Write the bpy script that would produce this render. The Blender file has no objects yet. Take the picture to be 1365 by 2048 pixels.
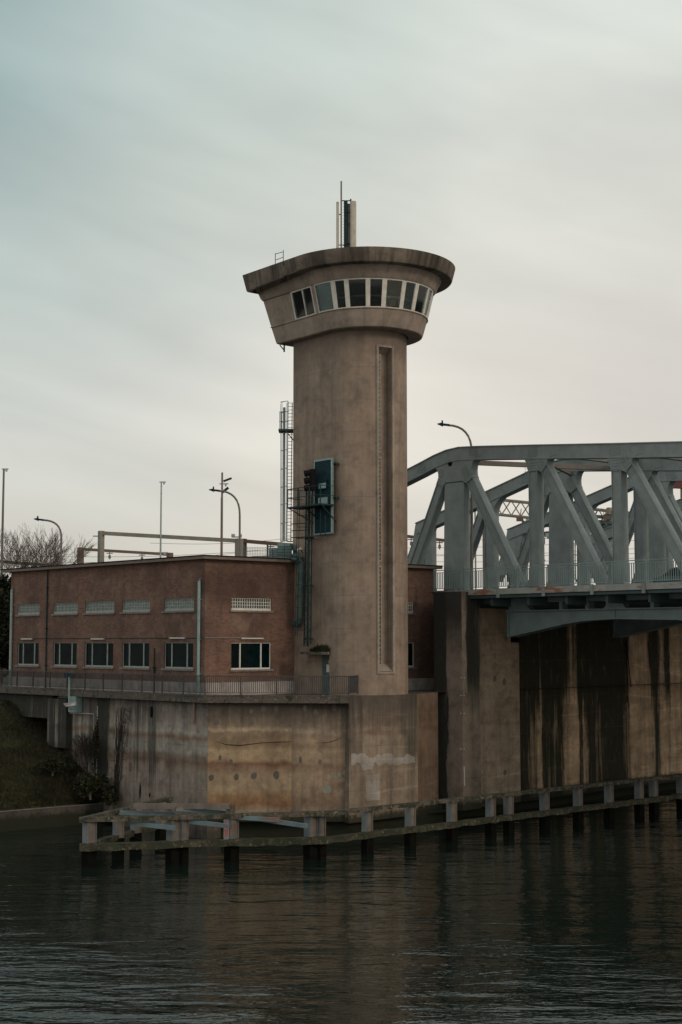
import bpy, bmesh, math, random
from mathutils import Vector, Matrix
random.seed(7)
S = bpy.context.scene
COL = S.collection
# ------------------------------------------------------------------ camera
F = 2844.4; TH = math.atan(261/F); CT, ST = math.cos(TH), math.sin(TH); EYE = 10.6
cam = bpy.data.cameras.new('camera'); cam.sensor_fit = 'VERTICAL'; cam.sensor_height = 36.0
cam.lens = 36.0*F/2048; cam.clip_start = 0.5; cam.clip_end = 3000
camo = bpy.data.objects.new('camera', cam); COL.objects.link(camo)
camo.location = (0, 0, EYE); camo.rotation_euler = (math.pi/2+TH, 0, 0)
S.camera = camo
S.view_settings.view_transform = 'Standard'; S.view_settings.look = 'None'
S.view_settings.exposure = 0.22; S.view_settings.gamma = 1.0
# ------------------------------------------------------------------ sky
SUN_AZ = math.radians(132); SUN_EL = math.radians(24)      # azimuth clockwise from +Y
w = bpy.data.worlds.new("World"); S.world = w; w.use_nodes = True
nt = w.node_tree; N = nt.nodes; L = nt.links; N.clear()
def nn(t, **k):
    n = N.new(t)
    for a, b in k.items():
        if a.startswith('i_'): n.inputs[int(a[2:])].default_value = b
        else: setattr(n, a, b)
    return n
out = nn('ShaderNodeOutputWorld'); bg = nn('ShaderNodeBackground'); bg.inputs[1].default_value = 0.1
L.new(bg.outputs[0], out.inputs[0])
sky = nn('ShaderNodeTexSky', sky_type='NISHITA', sun_disc=False, sun_elevation=SUN_EL, sun_rotation=SUN_AZ)
tc = nn('ShaderNodeTexCoord'); sep = nn('ShaderNodeSeparateXYZ'); L.new(tc.outputs['Generated'], sep.inputs[0])
mp0 = nn('ShaderNodeMapping'); mp0.inputs['Rotation'].default_value = (0, math.radians(-14), 0); L.new(tc.outputs['Generated'], mp0.inputs[0])
mp = nn('ShaderNodeMapping'); mp.inputs['Scale'].default_value = (1.5, 1.5, 8.5)
L.new(mp0.outputs[0], mp.inputs[0])
n1 = nn('ShaderNodeTexNoise'); n1.inputs['Scale'].default_value = 1.6; n1.inputs['Detail'].default_value = 7; n1.inputs['Roughness'].default_value = 0.45; n1.inputs['Distortion'].default_value = 0.3
L.new(mp.outputs[0], n1.inputs[0])
mp2 = nn('ShaderNodeMapping'); mp2.inputs['Scale'].default_value = (1.3, 1.3, 3.4); mp2.inputs['Location'].default_value = (3.1, .4, 1.7)
L.new(mp0.outputs[0], mp2.inputs[0])
n2 = nn('ShaderNodeTexNoise'); n2.inputs['Scale'].default_value = 1.7; n2.inputs['Detail'].default_value = 4; n2.inputs['Roughness'].default_value = 0.5
L.new(mp2.outputs[0], n2.inputs[0])
ramp = nn('ShaderNodeValToRGB')     # elevation gradient of the cloud sheet
cr = ramp.color_ramp
def setramp(cr, st):
    while len(cr.elements) > 1: cr.elements.remove(cr.elements[-1])
    cr.elements[0].position = st[0][0]; cr.elements[0].color = st[0][1]
    for p, c in st[1:]:
        e = cr.elements.new(p); e.color = c
setramp(cr, [(0.0, (.64,.59,.525,1)), (0.10, (.70,.65,.575,1)), (0.19, (.77,.725,.645,1)), (0.30, (.765,.77,.69,1)), (0.40, (.70,.735,.675,1)), (0.5, (.60,.65,.61,1)), (1.0, (.56,.60,.58,1))])
L.new(sep.outputs[2], ramp.inputs[0])
# teal clear patch towards the upper left
def math_(op, a, b=None, clamp=False):
    m = nn('ShaderNodeMath', operation=op, use_clamp=clamp)
    for i, x in enumerate((a, b)):
        if x is None: continue
        if isinstance(x, (int, float)): m.inputs[i].default_value = x
        else: L.new(x, m.inputs[i])
    return m.outputs[0]
def vmix(f, a, b, mode='MIX'):
    m = nn('ShaderNodeMix', data_type='RGBA', blend_type=mode)
    for i, x in ((0, f), (6, a), (7, b)):
        if isinstance(x, (int, float)): m.inputs[i].default_value = x
        elif isinstance(x, tuple): m.inputs[i].default_value = x
        else: L.new(x, m.inputs[i])
    return m.outputs[2]
dv = nn('ShaderNodeVectorMath', operation='DISTANCE'); L.new(tc.outputs['Generated'], dv.inputs[0]); dv.inputs[1].default_value = (-.34, .83, .42)
pr_ = nn('ShaderNodeMapRange'); pr_.inputs[1].default_value = .46; pr_.inputs[2].default_value = .06; pr_.inputs[3].default_value = 0; pr_.inputs[4].default_value = 1
L.new(math_('ADD', dv.outputs['Value'], math_('MULTIPLY', math_('SUBTRACT', n2.outputs[0], 0.5), -.35)), pr_.inputs[0])
pt = pr_.outputs[0]
c1 = vmix(pt, ramp.outputs[0], (.26, .37, .37, 1))
br = nn('ShaderNodeMapRange'); br.inputs[1].default_value = .3; br.inputs[2].default_value = .7; br.inputs[3].default_value = .85; br.inputs[4].default_value = 1.12
L.new(n1.outputs[0], br.inputs[0])
comb = nn('ShaderNodeCombineColor'); 
for i in range(3): L.new(br.outputs[0], comb.inputs[i])
c2 = vmix(1.0, c1, comb.outputs[0], 'MULTIPLY')
br2 = nn('ShaderNodeMapRange'); br2.inputs[1].default_value = .35; br2.inputs[2].default_value = .62; br2.inputs[3].default_value = 0; br2.inputs[4].default_value = .45
L.new(n2.outputs[0], br2.inputs[0])
rtm = nn('ShaderNodeMapRange'); rtm.inputs[1].default_value = 0.02; rtm.inputs[2].default_value = .22; L.new(sep.outputs[0], rtm.inputs[0])
rt = math_('MULTIPLY', br2.outputs[0], rtm.outputs[0])
c3 = vmix(rt, c2, (.46, .44, .42, 1))
sc = nn('ShaderNodeVectorMath', operation='SCALE'); sc.inputs[3].default_value = 9.6; L.new(c3, sc.inputs[0])
fin = vmix(0.93, sky.outputs[0], sc.outputs[0])
L.new(fin, bg.inputs[0])
# ------------------------------------------------------------------ sun (behind thin cloud)
sl = bpy.data.lights.new('sun', 'SUN'); sl.energy = 0.75; sl.angle = math.radians(14); sl.color = (1.0, .80, .60)
so = bpy.data.objects.new('sun', sl); COL.objects.link(so)
sd = Vector((math.sin(SUN_AZ)*math.cos(SUN_EL), math.cos(SUN_AZ)*math.cos(SUN_EL), math.sin(SUN_EL)))
so.rotation_euler = sd.to_track_quat('Z', 'Y').to_euler(); so.location = sd*200

# ================================================================== helpers
def ray(u, v):
    x = (u-682.5)/F; z = -(v-1024)/F
    return (x, CT-z*ST, ST+z*CT)
def atY(u, v, Y):
    r = ray(u, v); k = Y/r[1]; return Vector((r[0]*k, Y, EYE+r[2]*k))
def atZ(u, v, Z):
    r = ray(u, v); k = (Z-EYE)/r[2]; return Vector((r[0]*k, r[1]*k, Z))
class MB:
    def __init__(s): s.v = []; s.f = []; s.uv = []; s.sm = []
    def face(s, pts, uv=None, smooth=False):
        i = len(s.v); s.v += [tuple(p) for p in pts]; s.f.append(tuple(range(i, i+len(pts)))); s.uv.append(uv); s.sm.append(smooth)
    def hexa(s, p):   # p: 4 bottom + 4 top
        for q in ((0,3,2,1),(4,5,6,7),(0,1,5,4),(1,2,6,5),(2,3,7,6),(3,0,4,7)):
            s.face([p[k] for k in q])
    def box(s, c, d, rz=0):
        x, y, z = [k/2 for k in d]; R = Matrix.Rotation(rz, 3, 'Z'); c = Vector(c)
        s.hexa([c+R@Vector(q) for q in ((-x,-y,-z),(x,-y,-z),(x,y,-z),(-x,y,-z),(-x,-y,z),(x,-y,z),(x,y,z),(-x,y,z))])
    def prism(s, P, z0, z1, cum=False, smooth=(), caps=True):
        n = len(P); a = 0
        for i in range(n):
            p, q = P[i], P[(i+1) % n]; l = math.hypot(q[0]-p[0], q[1]-p[1])
            uv = [(a, z0), (a+l, z0), (a+l, z1), (a, z1)] if cum else None
            s.face([(p[0],p[1],z0),(q[0],q[1],z0),(q[0],q[1],z1),(p[0],p[1],z1)], uv, i in smooth); a += l
        if caps:
            s.face([(p[0],p[1],z1) for p in P]); s.face([(p[0],p[1],z0) for p in P][::-1])
    def beam(s, p, q, w=.1, h=None, up=(0,0,1)):
        h = h or w; p = Vector(p); q = Vector(q); d = (q-p)
        if d.length < 1e-6: return
        d.normalize(); up = Vector(up)
        if abs(d.dot(up)) > .98: up = Vector((.77,.64,0))
        sx = d.cross(up).normalized(); sy = sx.cross(d)
        o = [(-1,-1),(1,-1),(1,1),(-1,1)]
        A = [p+sx*(a*w/2)+sy*(b*h/2) for a, b in o]; B_ = [q+sx*(a*w/2)+sy*(b*h/2) for a, b in o]
        s.hexa(A+B_)
    def tube(s, pts, r, n=6, close=True):
        pts = [Vector(p) for p in pts]; rs = r if isinstance(r, (list, tuple)) else [r]*len(pts); rings = []
        for i, p in enumerate(pts):
            d = (pts[min(i+1, len(pts)-1)]-pts[max(i-1, 0)]); d = d.normalized() if d.length > 0 else Vector((0,0,1))
            up = Vector((0,0,1)) if abs(d.z) < .9 else Vector((.6,.8,0))
            sx = d.cross(up).normalized(); sy = sx.cross(d)
            rings.append([p+(sx*math.cos(2*math.pi*k/n)+sy*math.sin(2*math.pi*k/n))*rs[i] for k in range(n)])
        for i in range(len(rings)-1):
            for k in range(n):
                s.face([rings[i][k], rings[i][(k+1) % n], rings[i+1][(k+1) % n], rings[i+1][k]], None, n > 5)
        if close: s.face(rings[0][::-1]); s.face(rings[-1])
    def out(s, name, m, parent=None, weld=False, bevel=0):
        off = Vector(parent['_w']) if parent is not None else Vector((0,0,0))
        me = bpy.data.meshes.new(name)
        me.from_pydata([tuple(Vector(v)-off) for v in s.v], [], s.f)
        uvl = me.uv_layers.new(name='UVMap'); k = 0
        for fi, f in enumerate(s.f):
            if s.uv[fi]:
                for t in s.uv[fi]: uvl.data[k].uv = t; k += 1
            else:
                a = Vector(s.v[f[0]]); nrm = Vector((0,0,0))
                for i in range(1, len(f)-1): nrm += (Vector(s.v[f[i]])-a).cross(Vector(s.v[f[i+1]])-a)
                if nrm.length > 0: nrm.normalize()
                if abs(nrm.z) < .75:
                    t = Vector((-nrm.y, nrm.x)); t = t.normalized() if t.length else Vector((1, 0))
                    if t.x < 0: t = -t
                    for j in f: c = s.v[j]; uvl.data[k].uv = (c[0]*t.x+c[1]*t.y, c[2]); k += 1
                else:
                    for j in f: c = s.v[j]; uvl.data[k].uv = (c[0], c[1]); k += 1
        for p, q in zip(me.polygons, s.sm): p.use_smooth = q
        if weld or any(s.sm):
            bm = bmesh.new(); bm.from_mesh(me); bmesh.ops.remove_doubles(bm, verts=bm.verts, dist=1e-4)
            if weld: bmesh.ops.recalc_face_normals(bm, faces=bm.faces)
            bm.to_mesh(me); bm.free()
            if any(s.sm): me.set_sharp_from_angle(angle=.45)
        me.materials.append(m)
        o = bpy.data.objects.new(name, me); COL.objects.link(o)
        o['_w'] = tuple(off)
        if parent is not None: o.parent = parent
        if bevel:
            md = o.modifiers.new('bevel', 'BEVEL'); md.width = bevel; md.segments = 2; md.limit_method = 'ANGLE'
        return o
def tag(o, label, cat, group=None, kind=None):
    o['label'] = label; o['category'] = cat
    if group: o['group'] = group
    if kind: o['kind'] = kind
    return o
def thing(name, label, cat, loc=(0,0,0), group=None):
    o = bpy.data.objects.new(name, None); COL.objects.link(o); o.location = loc; o['_w'] = tuple(loc); o.empty_display_size = .3
    return tag(o, label, cat, group)
def struct(o, kind='structure'):
    o['kind'] = kind; return o
def copy_tree(o, delta, parent=None):
    c = o.copy(); COL.objects.link(c)
    if parent is None: c.location = Vector(o.location)+Vector(delta)
    else: c.parent = parent
    for ch in [x for x in COL.objects if x.parent == o]: copy_tree(ch, delta, c)
    return c
class Frame:   # a vertical working plane: s along d, z up, o towards the viewer side
    def __init__(s, P, d, n=None):
        l = math.hypot(*d); s.P = Vector((P[0], P[1])); s.d = Vector((d[0]/l, d[1]/l))
        s.n = Vector((s.d.y, -s.d.x)) if n is None else Vector(n)
    def w(s, a, z, o=0): p = s.P+s.d*a+s.n*o; return Vector((p.x, p.y, z))
    def pix(s, u, v, o=0):
        r = ray(u, v); P = s.P+s.n*o; d = s.d
        k = (P.x*d.y-P.y*d.x)/(r[0]*d.y-r[1]*d.x)
        x, y = k*r[0], k*r[1]; return ((x-P.x)*d.x+(y-P.y)*d.y, EYE+r[2]*k)
    def box(s, m, s0, s1, z0, z1, o0, o1):
        m.hexa([s.w(s0,z0,o1), s.w(s1,z0,o1), s.w(s1,z0,o0), s.w(s0,z0,o0), s.w(s0,z1,o1), s.w(s1,z1,o1), s.w(s1,z1,o0), s.w(s0,z1,o0)])
    def prism(s, m, P, o0, o1):
        n = len(P)
        m.face([s.w(a,z,o1) for a,z in P], [tuple(p) for p in P]); m.face([s.w(a,z,o0) for a,z in P][::-1], [tuple(p) for p in P][::-1])
        for i in range(n):
            p, q = P[i], P[(i+1) % n]
            m.face([s.w(p[0],p[1],o0), s.w(q[0],q[1],o0), s.w(q[0],q[1],o1), s.w(p[0],p[1],o1)])
    def bar(s, m, p, q, wd, o0, o1):
        p = Vector(p); q = Vector(q); d = (q-p).normalized(); n = Vector((-d.y, d.x))*wd/2
        s.prism(m, [p-n, q-n, q+n, p+n], o0, o1)
# ------------------------------------------------------------------ materials
class MT:
    def __init__(s, name):
        s.m = bpy.data.materials.new(name); s.m.use_nodes = True; s.t = s.m.node_tree; s.t.nodes.clear()
        s.o = s.n('ShaderNodeOutputMaterial'); s.b = s.n('ShaderNodeBsdfPrincipled'); s.l(s.b.outputs[0], s.o.inputs[0])
        s.tc = s.n('ShaderNodeTexCoord'); s.pos = s.n('ShaderNodeNewGeometry').outputs['Position']; s.uv = s.tc.outputs['UV']
    def n(s, t, **k):
        x = s.t.nodes.new(t)
        for a, b in k.items(): setattr(x, a, b)
        return x
    def l(s, a, b): s.t.links.new(a, b)
    def put(s, inp, x):
        if isinstance(x, (int, float)): inp.default_value = x
        elif isinstance(x, tuple): inp.default_value = x if len(x) != 3 or inp.type == 'VECTOR' else (*x, 1)
        else: s.l(x, inp)
    def mp(s, vec, scale, loc=(0,0,0), rot=(0,0,0)):
        m = s.n('ShaderNodeMapping'); s.l(vec, m.inputs[0]); m.inputs['Scale'].default_value = scale; m.inputs['Location'].default_value = loc; m.inputs['Rotation'].default_value = rot; return m.outputs[0]
    def noise(s, vec, scale, detail=5, rough=.55, dist=0):
        m = s.n('ShaderNodeTexNoise'); s.l(vec, m.inputs[0]); m.inputs['Scale'].default_value = scale; m.inputs['Detail'].default_value = detail; m.inputs['Roughness'].default_value = rough; m.inputs['Distortion'].default_value = dist; return m.outputs[0]
    def mr(s, x, a, b, c=0, d=1):
        m = s.n('ShaderNodeMapRange'); s.l(x, m.inputs[0])
        for i, q in enumerate((a, b, c, d)): m.inputs[i+1].default_value = q
        return m.outputs[0]
    def ma(s, op, a, b=0.0, clamp=False):
        m = s.n('ShaderNodeMath', operation=op, use_clamp=clamp); s.put(m.inputs[0], a); s.put(m.inputs[1], b); return m.outputs[0]
    def mix(s, f, a, b, mode='MIX'):
        m = s.n('ShaderNodeMix', data_type='RGBA', blend_type=mode); s.put(m.inputs[0], f); s.put(m.inputs[6], a); s.put(m.inputs[7], b); return m.outputs[2]
    def bump(s, h, st=.3, dist=.02):
        m = s.n('ShaderNodeBump'); s.l(h, m.inputs['Height']); m.inputs['Strength'].default_value = st; m.inputs['Distance'].default_value = dist; s.l(m.outputs[0], s.b.inputs['Normal'])
    def xyz(s, v):
        m = s.n('ShaderNodeSeparateXYZ'); s.l(v, m.inputs[0]); return m.outputs
    def ramp(s, x, st):
        m = s.n('ShaderNodeValToRGB'); s.l(x, m.inputs[0]); setramp(m.color_ramp, [(p, c if isinstance(c, tuple) else (c,c,c,1)) for p, c in st]); return m.outputs[0]
def simple(name, col, rough=.6, metal=0, var=.15, nscale=3, spec=.4):
    t = MT(name); n = t.noise(t.pos, nscale, 5)
    c = t.mix(t.mr(n, .3, .7), tuple(x*(1-var) for x in col), tuple(min(1, x*(1+var)) for x in col))
    t.put(t.b.inputs['Base Color'], c); t.b.inputs['Roughness'].default_value = rough; t.b.inputs['Metallic'].default_value = metal
    t.b.inputs['Specular IOR Level'].default_value = spec
    return t.m
def concrete(name, col, blotch=.35, streak=.35, dark=(.03,.028,.024), lines=0, stops=None, srange=None, bands=None, wet=None, topd=None, dstr=.85, tint=None, bumpy=.5, topz=None, bands_z=None, stops_hi_shade=None, hiz=None, scratch=True, wobble=.9):
    t = MT(name); p = t.pos; sx = t.xyz(t.uv)
    n1 = t.noise(p, .45, 6, .6); n2 = t.noise(p, 3.2, 7, .65); n3 = t.noise(p, 14, 4, .7)
    c = t.mix(t.mr(n1, .32, .68), tuple(x*(1-blotch) for x in col), tuple(x*(1+blotch*.55) for x in col))
    c = t.mix(t.mr(n2, .35, .75, 0, .5), c, tuple(x*.62 for x in col))
    nb = t.noise(t.mp(p, (1,1,1), (5,2,9)), 1.1, 7, .68); c0 = c
    if bands_z:
        wz_ = t.ma('MULTIPLY', t.ma('SUBTRACT', t.noise(t.mp(t.uv, (.16, .12, 1)), 1.0, 5, .6), .5), 1.1)
        wz_ = t.ma('ADD', wz_, t.ma('MULTIPLY', t.ma('SUBTRACT', t.noise(t.mp(t.uv, (2.5, 1.0, 1)), 1.0, 4, .6), .5), .28))
        cb = t.ramp(t.ma('DIVIDE', t.ma('ADD', sx[1], wz_), 8.0, True), [(z_/8.0, (*k_, 1)) for z_, k_ in bands_z])
        md = t.mr(n1, .3, .7, .72, 1.18); md2 = t.mr(n2, .3, .75, 1.1, .68)
        cc = t.n('ShaderNodeCombineColor'); mm_ = t.ma('MULTIPLY', md, md2)
        for i_ in range(3): t.l(mm_, cc.inputs[i_])
        c = t.mix(1.0, cb, cc.outputs[0], 'MULTIPLY')
    if tint:
        nt_ = t.noise(t.mp(t.uv, (.12, .75, 1)), 1.0, 6, .62, 1.2)
        c = t.mix(t.mr(nt_, .46, .68, 0, .8), c, tint)
        nt2 = t.noise(t.mp(t.uv, (.09, .9, 1), (7, 3, 0)), 1.3, 6, .6, 1.5)
        if scratch: c = t.mix(t.mr(nt2, .56, .66, 0, .55), c, tuple(x*1.35 for x in col))
    if streak > .2: c = t.mix(t.mr(nb, .50, .64, 0, .38), c, dark); c = t.mix(t.mr(nb, .46, .34, 0, .22), c, tuple(min(1, x*1.5) for x in col))
    sn = t.noise(t.mp(t.uv, (1.6, .07, 1)), 1.0, 5, .65, .4); sn2 = t.noise(t.mp(t.uv, (5.5, .22, 1)), 1.0, 4, .6, .3)
    s = t.ma('MULTIPLY', t.mr(sn, .47, .72), streak); s2 = t.ma('MULTIPLY', t.mr(sn2, .52, .75), streak*.7)
    c = t.mix(s, c, dark); c = t.mix(s2, c, dark)
    if stops:
        a, b = srange
        wob = t.ma('MULTIPLY', t.ma('SUBTRACT', t.noise(t.mp(t.uv, (.8, .17, 1)), 1.5, 7, .7), .5), wobble)
        x = t.ma('DIVIDE', t.ma('SUBTRACT', t.ma('ADD', sx[0], wob), a), b-a, True)
        dk = t.ramp(x, [((q-a)/(b-a), min(1, v)) for q, v in stops])
        if stops_hi_shade:
            dh = t.ramp(x, [((q-a)/(b-a), min(1, v)) for q, v in stops_hi_shade])
            zb_ = t.mr(t.ma('ADD', sx[1], t.ma('MULTIPLY', t.ma('SUBTRACT', t.noise(t.mp(t.uv, (1.1,.2,1)), 1.0, 5, .7), .5), 5.0)), hiz[0], hiz[1]); dk = t.mix(zb_, dk, dh)
        if topd: dk = t.ma('MULTIPLY', dk, t.mr(t.ma('ADD', sx[1], t.ma('MULTIPLY', n1, 2.5)), topd[0], topd[1], topd[2], 1))
        rag = t.noise(t.mp(t.uv, (3.0, .5, 1)), 1.0, 7, .75)
        fn_ = t.noise(t.mp(t.uv, (3.4, .10, 1)), 1.0, 7, .72); dk = t.mr(t.ma('ADD', dk, t.ma('MULTIPLY', t.ma('SUBTRACT', fn_, .5), 1.5)), .30, .72)
        dk = t.ma('MULTIPLY', dk, t.mr(rag, .3, .5, .72, 1.1), True)
        dk = t.ma('MULTIPLY', dk, dstr)
        c = t.mix(dk, c, t.mix(t.mr(n2, .45, .62), dark, (dark[0]*1.1, dark[1]*1.45, dark[2]*.9)))
    if topz:
        zz = t.ma('ADD', sx[1], t.ma('MULTIPLY', t.noise(t.mp(t.uv, (2.2, .25, 1)), 1.0, 6, .65), topz[2]))
        c = t.mix(t.mr(zz, topz[0], topz[1], 0, topz[3]), c, dark)
    if lines:
        fr = t.ma('ABSOLUTE', t.ma('SUBTRACT', t.ma('FRACT', t.ma('DIVIDE', sx[1], lines)), .5))
        ln = t.ma('MULTIPLY', t.mr(fr, .488, .5), t.mr(t.noise(t.mp(t.uv, (.5, .5, 1)), 1.0), .4, .6, .1, .55)); c = t.mix(ln, c, tuple(x*.25 for x in col))
    if wet is not None:  # dark algae band that also paints in the shade of the undercut
        zz = t.ma('ADD', t.xyz(p)[2], t.ma('MULTIPLY', t.ma('SUBTRACT', n2, .5), -.8))
        c = t.mix(t.mr(zz, wet, wet+.35, .9, 0), c, (.014,.018,.010))
    t.put(t.b.inputs['Base Color'], c); t.b.inputs['Roughness'].default_value = .88; t.b.inputs['Specular IOR Level'].default_value = .25
    t.bump(t.ma('ADD', n2, t.ma('MULTIPLY', n3, .5)), bumpy, .03)
    return t.m
def glassy(name, col, rough=.06, spec=.5):
    t = MT(name); t.put(t.b.inputs['Base Color'], t.mix(t.mr(t.noise(t.pos, 1.1, 3), .35, .65), tuple(x*.4 for x in col), col)); t.b.inputs['Roughness'].default_value = rough; t.b.inputs['Specular IOR Level'].default_value = spec
    t.bump(t.noise(t.pos, .8, 2), .12, .03); return t.m
def brick_mat():
    t = MT('red brick'); b = t.n('ShaderNodeTexBrick'); t.l(t.uv, b.inputs[0])
    b.inputs['Scale'].default_value = 1; b.inputs['Brick Width'].default_value = .24; b.inputs['Row Height'].default_value = .082; b.inputs['Mortar Size'].default_value = .009
    b.inputs['Color1'].default_value = (.23,.118,.092,1); b.inputs['Color2'].default_value = (.115,.062,.052,1); b.inputs['Mortar'].default_value = (.12,.10,.088,1); b.inputs['Mortar Smooth'].default_value = .3
    n = t.noise(t.pos, .35, 6, .6); n2 = t.noise(t.pos, 2.0, 5, .6)
    cell = t.n('ShaderNodeTexWhiteNoise', noise_dimensions='2D')
    fl = t.n('ShaderNodeVectorMath', operation='FLOOR'); t.l(t.mp(t.uv, (1/.24, 1/.082, 1)), fl.inputs[0]); t.l(fl.outputs[0], cell.inputs['Vector'])
    c = t.mix(t.mr(cell.outputs[0], 0, 1, 0, .55), b.outputs[0], (.20,.12,.08))
    c = t.mix(t.mr(n, .38, .66, 0, .65), c, (.075,.048,.042)); c = t.mix(t.mr(n2, .5, .75, 0, .45), c, (.22,.145,.105))
    c = t.mix(t.mr(t.noise(t.mp(t.uv, (1.2,.12,1)), 1.0, 5, .65), .5, .72, 0, .5), c, (.06,.045,.04))
    c = t.mix(t.mr(t.noise(t.pos, .8, 7, .7), .52, .68, 0, .42), c, (.27,.20,.165))
    # soot-like weather stain on the wall beside the corner
    x = t.xyz(t.pos); 
    d1 = t.ma('DIVIDE', t.ma('ABSOLUTE', t.ma('ADD', x[0], 6.3)), 2.2); d2 = t.ma('DIVIDE', t.ma('ABSOLUTE', t.ma('ADD', x[2], -13.9)), 1.4)
    d = t.ma('ADD', t.ma('MULTIPLY', d1, d1), t.ma('MULTIPLY', d2, d2)); d = t.ma('ADD', d, t.ma('MULTIPLY', t.noise(t.pos, .9, 5), 1.3))
    c = t.mix(t.mr(d, .7, 1.9, .62, 0), c, (.035,.022,.02))
    t.put(t.b.inputs['Base Color'], c); t.b.inputs['Roughness'].default_value = .9; t.b.inputs['Specular IOR Level'].default_value = .2
    t.bump(b.outputs['Fac'], -.5, .01); return t.m
def paint_steel(name, col, rust=.0, var=.22):
    t = MT(name); n = t.noise(t.pos, 1.3, 6, .6); n2 = t.noise(t.mp(t.pos, (1.2,1.2,.15)), 2.4, 6, .65)
    c = t.mix(t.mr(n, .3, .7), tuple(x*(1-var) for x in col), tuple(x*(1+var*.4) for x in col))
    c = t.mix(t.mr(n2, .52, .75, 0, .3), c, tuple(x*.5 for x in col))
    if rust:
        r = t.noise(t.mp(t.pos, (.5,.5,3.0)), 1.0, 7, .7)
        c = t.mix(t.mr(r, .60-rust*.15, .66-rust*.1, 0, .9), c, (.24,.075,.03))
    t.put(t.b.inputs['Base Color'], c); t.b.inputs['Roughness'].default_value = .55; t.b.inputs['Specular IOR Level'].default_value = .35; return t.m
def mossy(name, col, moss=.5):
    t = MT(name); n = t.noise(t.pos, 2.2, 7, .7); n2 = t.noise(t.pos, 9, 5, .7); nz = t.xyz(t.n('ShaderNodeNewGeometry').outputs['Normal'])[2]
    c = t.mix(t.mr(n2, .35, .65), tuple(x*.5 for x in col), col)
    c = t.mix(t.mr(t.ma('ADD', n, t.ma('MULTIPLY', nz, .06)), .62-moss*.25, .70-moss*.22, 0, .93), c, (.020,.026,.013))
    c = t.mix(t.mr(t.noise(t.pos, 5, 4), .60, .66, 0, .8), c, tuple(x*1.6 for x in col))
    t.put(t.b.inputs['Base Color'], c); t.b.inputs['Roughness'].default_value = .9; t.bump(t.ma('ADD', n, n2), .9, .05); return t.m
def water_mat():
    t = MT('canal water'); t.put(t.b.inputs['Base Color'], (.008,.014,.011)); t.b.inputs['Roughness'].default_value = .03; t.b.inputs['IOR'].default_value = 1.6
    P3 = t.xyz(t.pos)
    a = t.noise(t.mp(t.pos, (.34, 1.0, 1), rot=(0,0,.10)), 1.0, 2, .36, .7); b = t.noise(t.mp(t.pos, (.8, 1.9, 1), rot=(0,0,-.16)), 3.0, 2, .45, .4)
    g = t.noise(t.mp(t.pos, (.07,.05,1)), 1.0, 3, .55); sw = t.noise(t.mp(t.pos, (.10,.35,1), rot=(0,0,.05)), 1.0, 2, .4, .6)
    side = t.mr(t.ma('ABSOLUTE', t.ma('ADD', P3[0], -.5)), 2.0, 8.5)                      # choppier water towards the near corners
    chop = t.ma('MULTIPLY', t.mr(t.ma('ADD', P3[1], t.ma('MULTIPLY', g, -14)), 47, 32), side)
    am = t.ma('ADD', t.mr(g, .35, .65, .20, .40), t.ma('MULTIPLY', chop, 1.25))
    h = t.ma('ADD', t.ma('MULTIPLY', a, .72), t.ma('MULTIPLY', b, .15)); h = t.ma('ADD', t.ma('MULTIPLY', h, am), t.ma('MULTIPLY', sw, .35))
    t.bump(h, 1.0, .36); return t.m
def grass_mat(name, a, b_):
    t = MT(name); n = t.noise(t.pos, .55, 5); n2 = t.noise(t.pos, 4, 4)
    c = t.mix(t.mr(n, .35, .65), a, b_); c = t.mix(t.mr(n2, .5, .7, 0, .6), c, (.10,.075,.035)); t.put(t.b.inputs['Base Color'], c); t.b.inputs['Roughness'].default_value = .85; t.b.inputs['Specular IOR Level'].default_value = .15; return t.m
def glass_mat(name):
    t = MT(name); g = t.n('ShaderNodeBsdfGlossy'); g.inputs[0].default_value = (.9,.95,.95,1); g.inputs['Roughness'].default_value = .03
    tr = t.n('ShaderNodeBsdfTransparent'); tr.inputs[0].default_value = (.50,.60,.60,1); f = t.n('ShaderNodeFresnel'); f.inputs[0].default_value = 1.45
    mx = t.n('ShaderNodeMixShader'); t.l(f.outputs[0], mx.inputs[0]); t.l(tr.outputs[0], mx.inputs[1]); t.l(g.outputs[0], mx.inputs[2]); t.l(mx.outputs[0], t.o.inputs[0]); return t.m
M = {}
M['brick'] = brick_mat()
M['water'] = water_mat()
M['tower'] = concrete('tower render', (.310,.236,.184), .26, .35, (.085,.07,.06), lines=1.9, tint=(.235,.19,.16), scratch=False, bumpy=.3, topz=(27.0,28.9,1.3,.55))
M['cabin'] = concrete('cabin concrete', (.335,.275,.23), .16, .35, (.09,.075,.062), bumpy=.25)
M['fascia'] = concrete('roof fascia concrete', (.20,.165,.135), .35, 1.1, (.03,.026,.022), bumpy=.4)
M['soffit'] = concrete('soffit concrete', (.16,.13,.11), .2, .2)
M['frame_l'] = simple('pale window frame', (.60,.57,.52), .5)
M['beigep'] = simple('beige antenna shell', (.42,.38,.32), .5)
M['frame_t'] = simple('tan window frame', (.34,.29,.24), .6)
M['frame_g'] = simple('grey window frame', (.27,.29,.275), .5)
M['dglass'] = glassy('dark window glass', (.003,.014,.016), .10, .05)
M['tglass'] = glass_mat('cabin glass')
M['gblock'] = simple('glass block', (.11,.15,.14), .2, 0, .5, 6, .6)
M['gblockd'] = simple('dark glass block', (.035,.06,.065), .2, 0, .5, 6, .6)
M['sill'] = simple('sill stone', (.17,.155,.145), .8, 0, .3, 4)
M['plinth'] = concrete('plinth render', (.43,.39,.37), .15, .3)
M['roofedge'] = simple('roof edge boards', (.15,.115,.10), .7)
M['black'] = simple('black rubber edge', (.010,.010,.011), .8, 0, .1, 3, .1)
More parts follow.
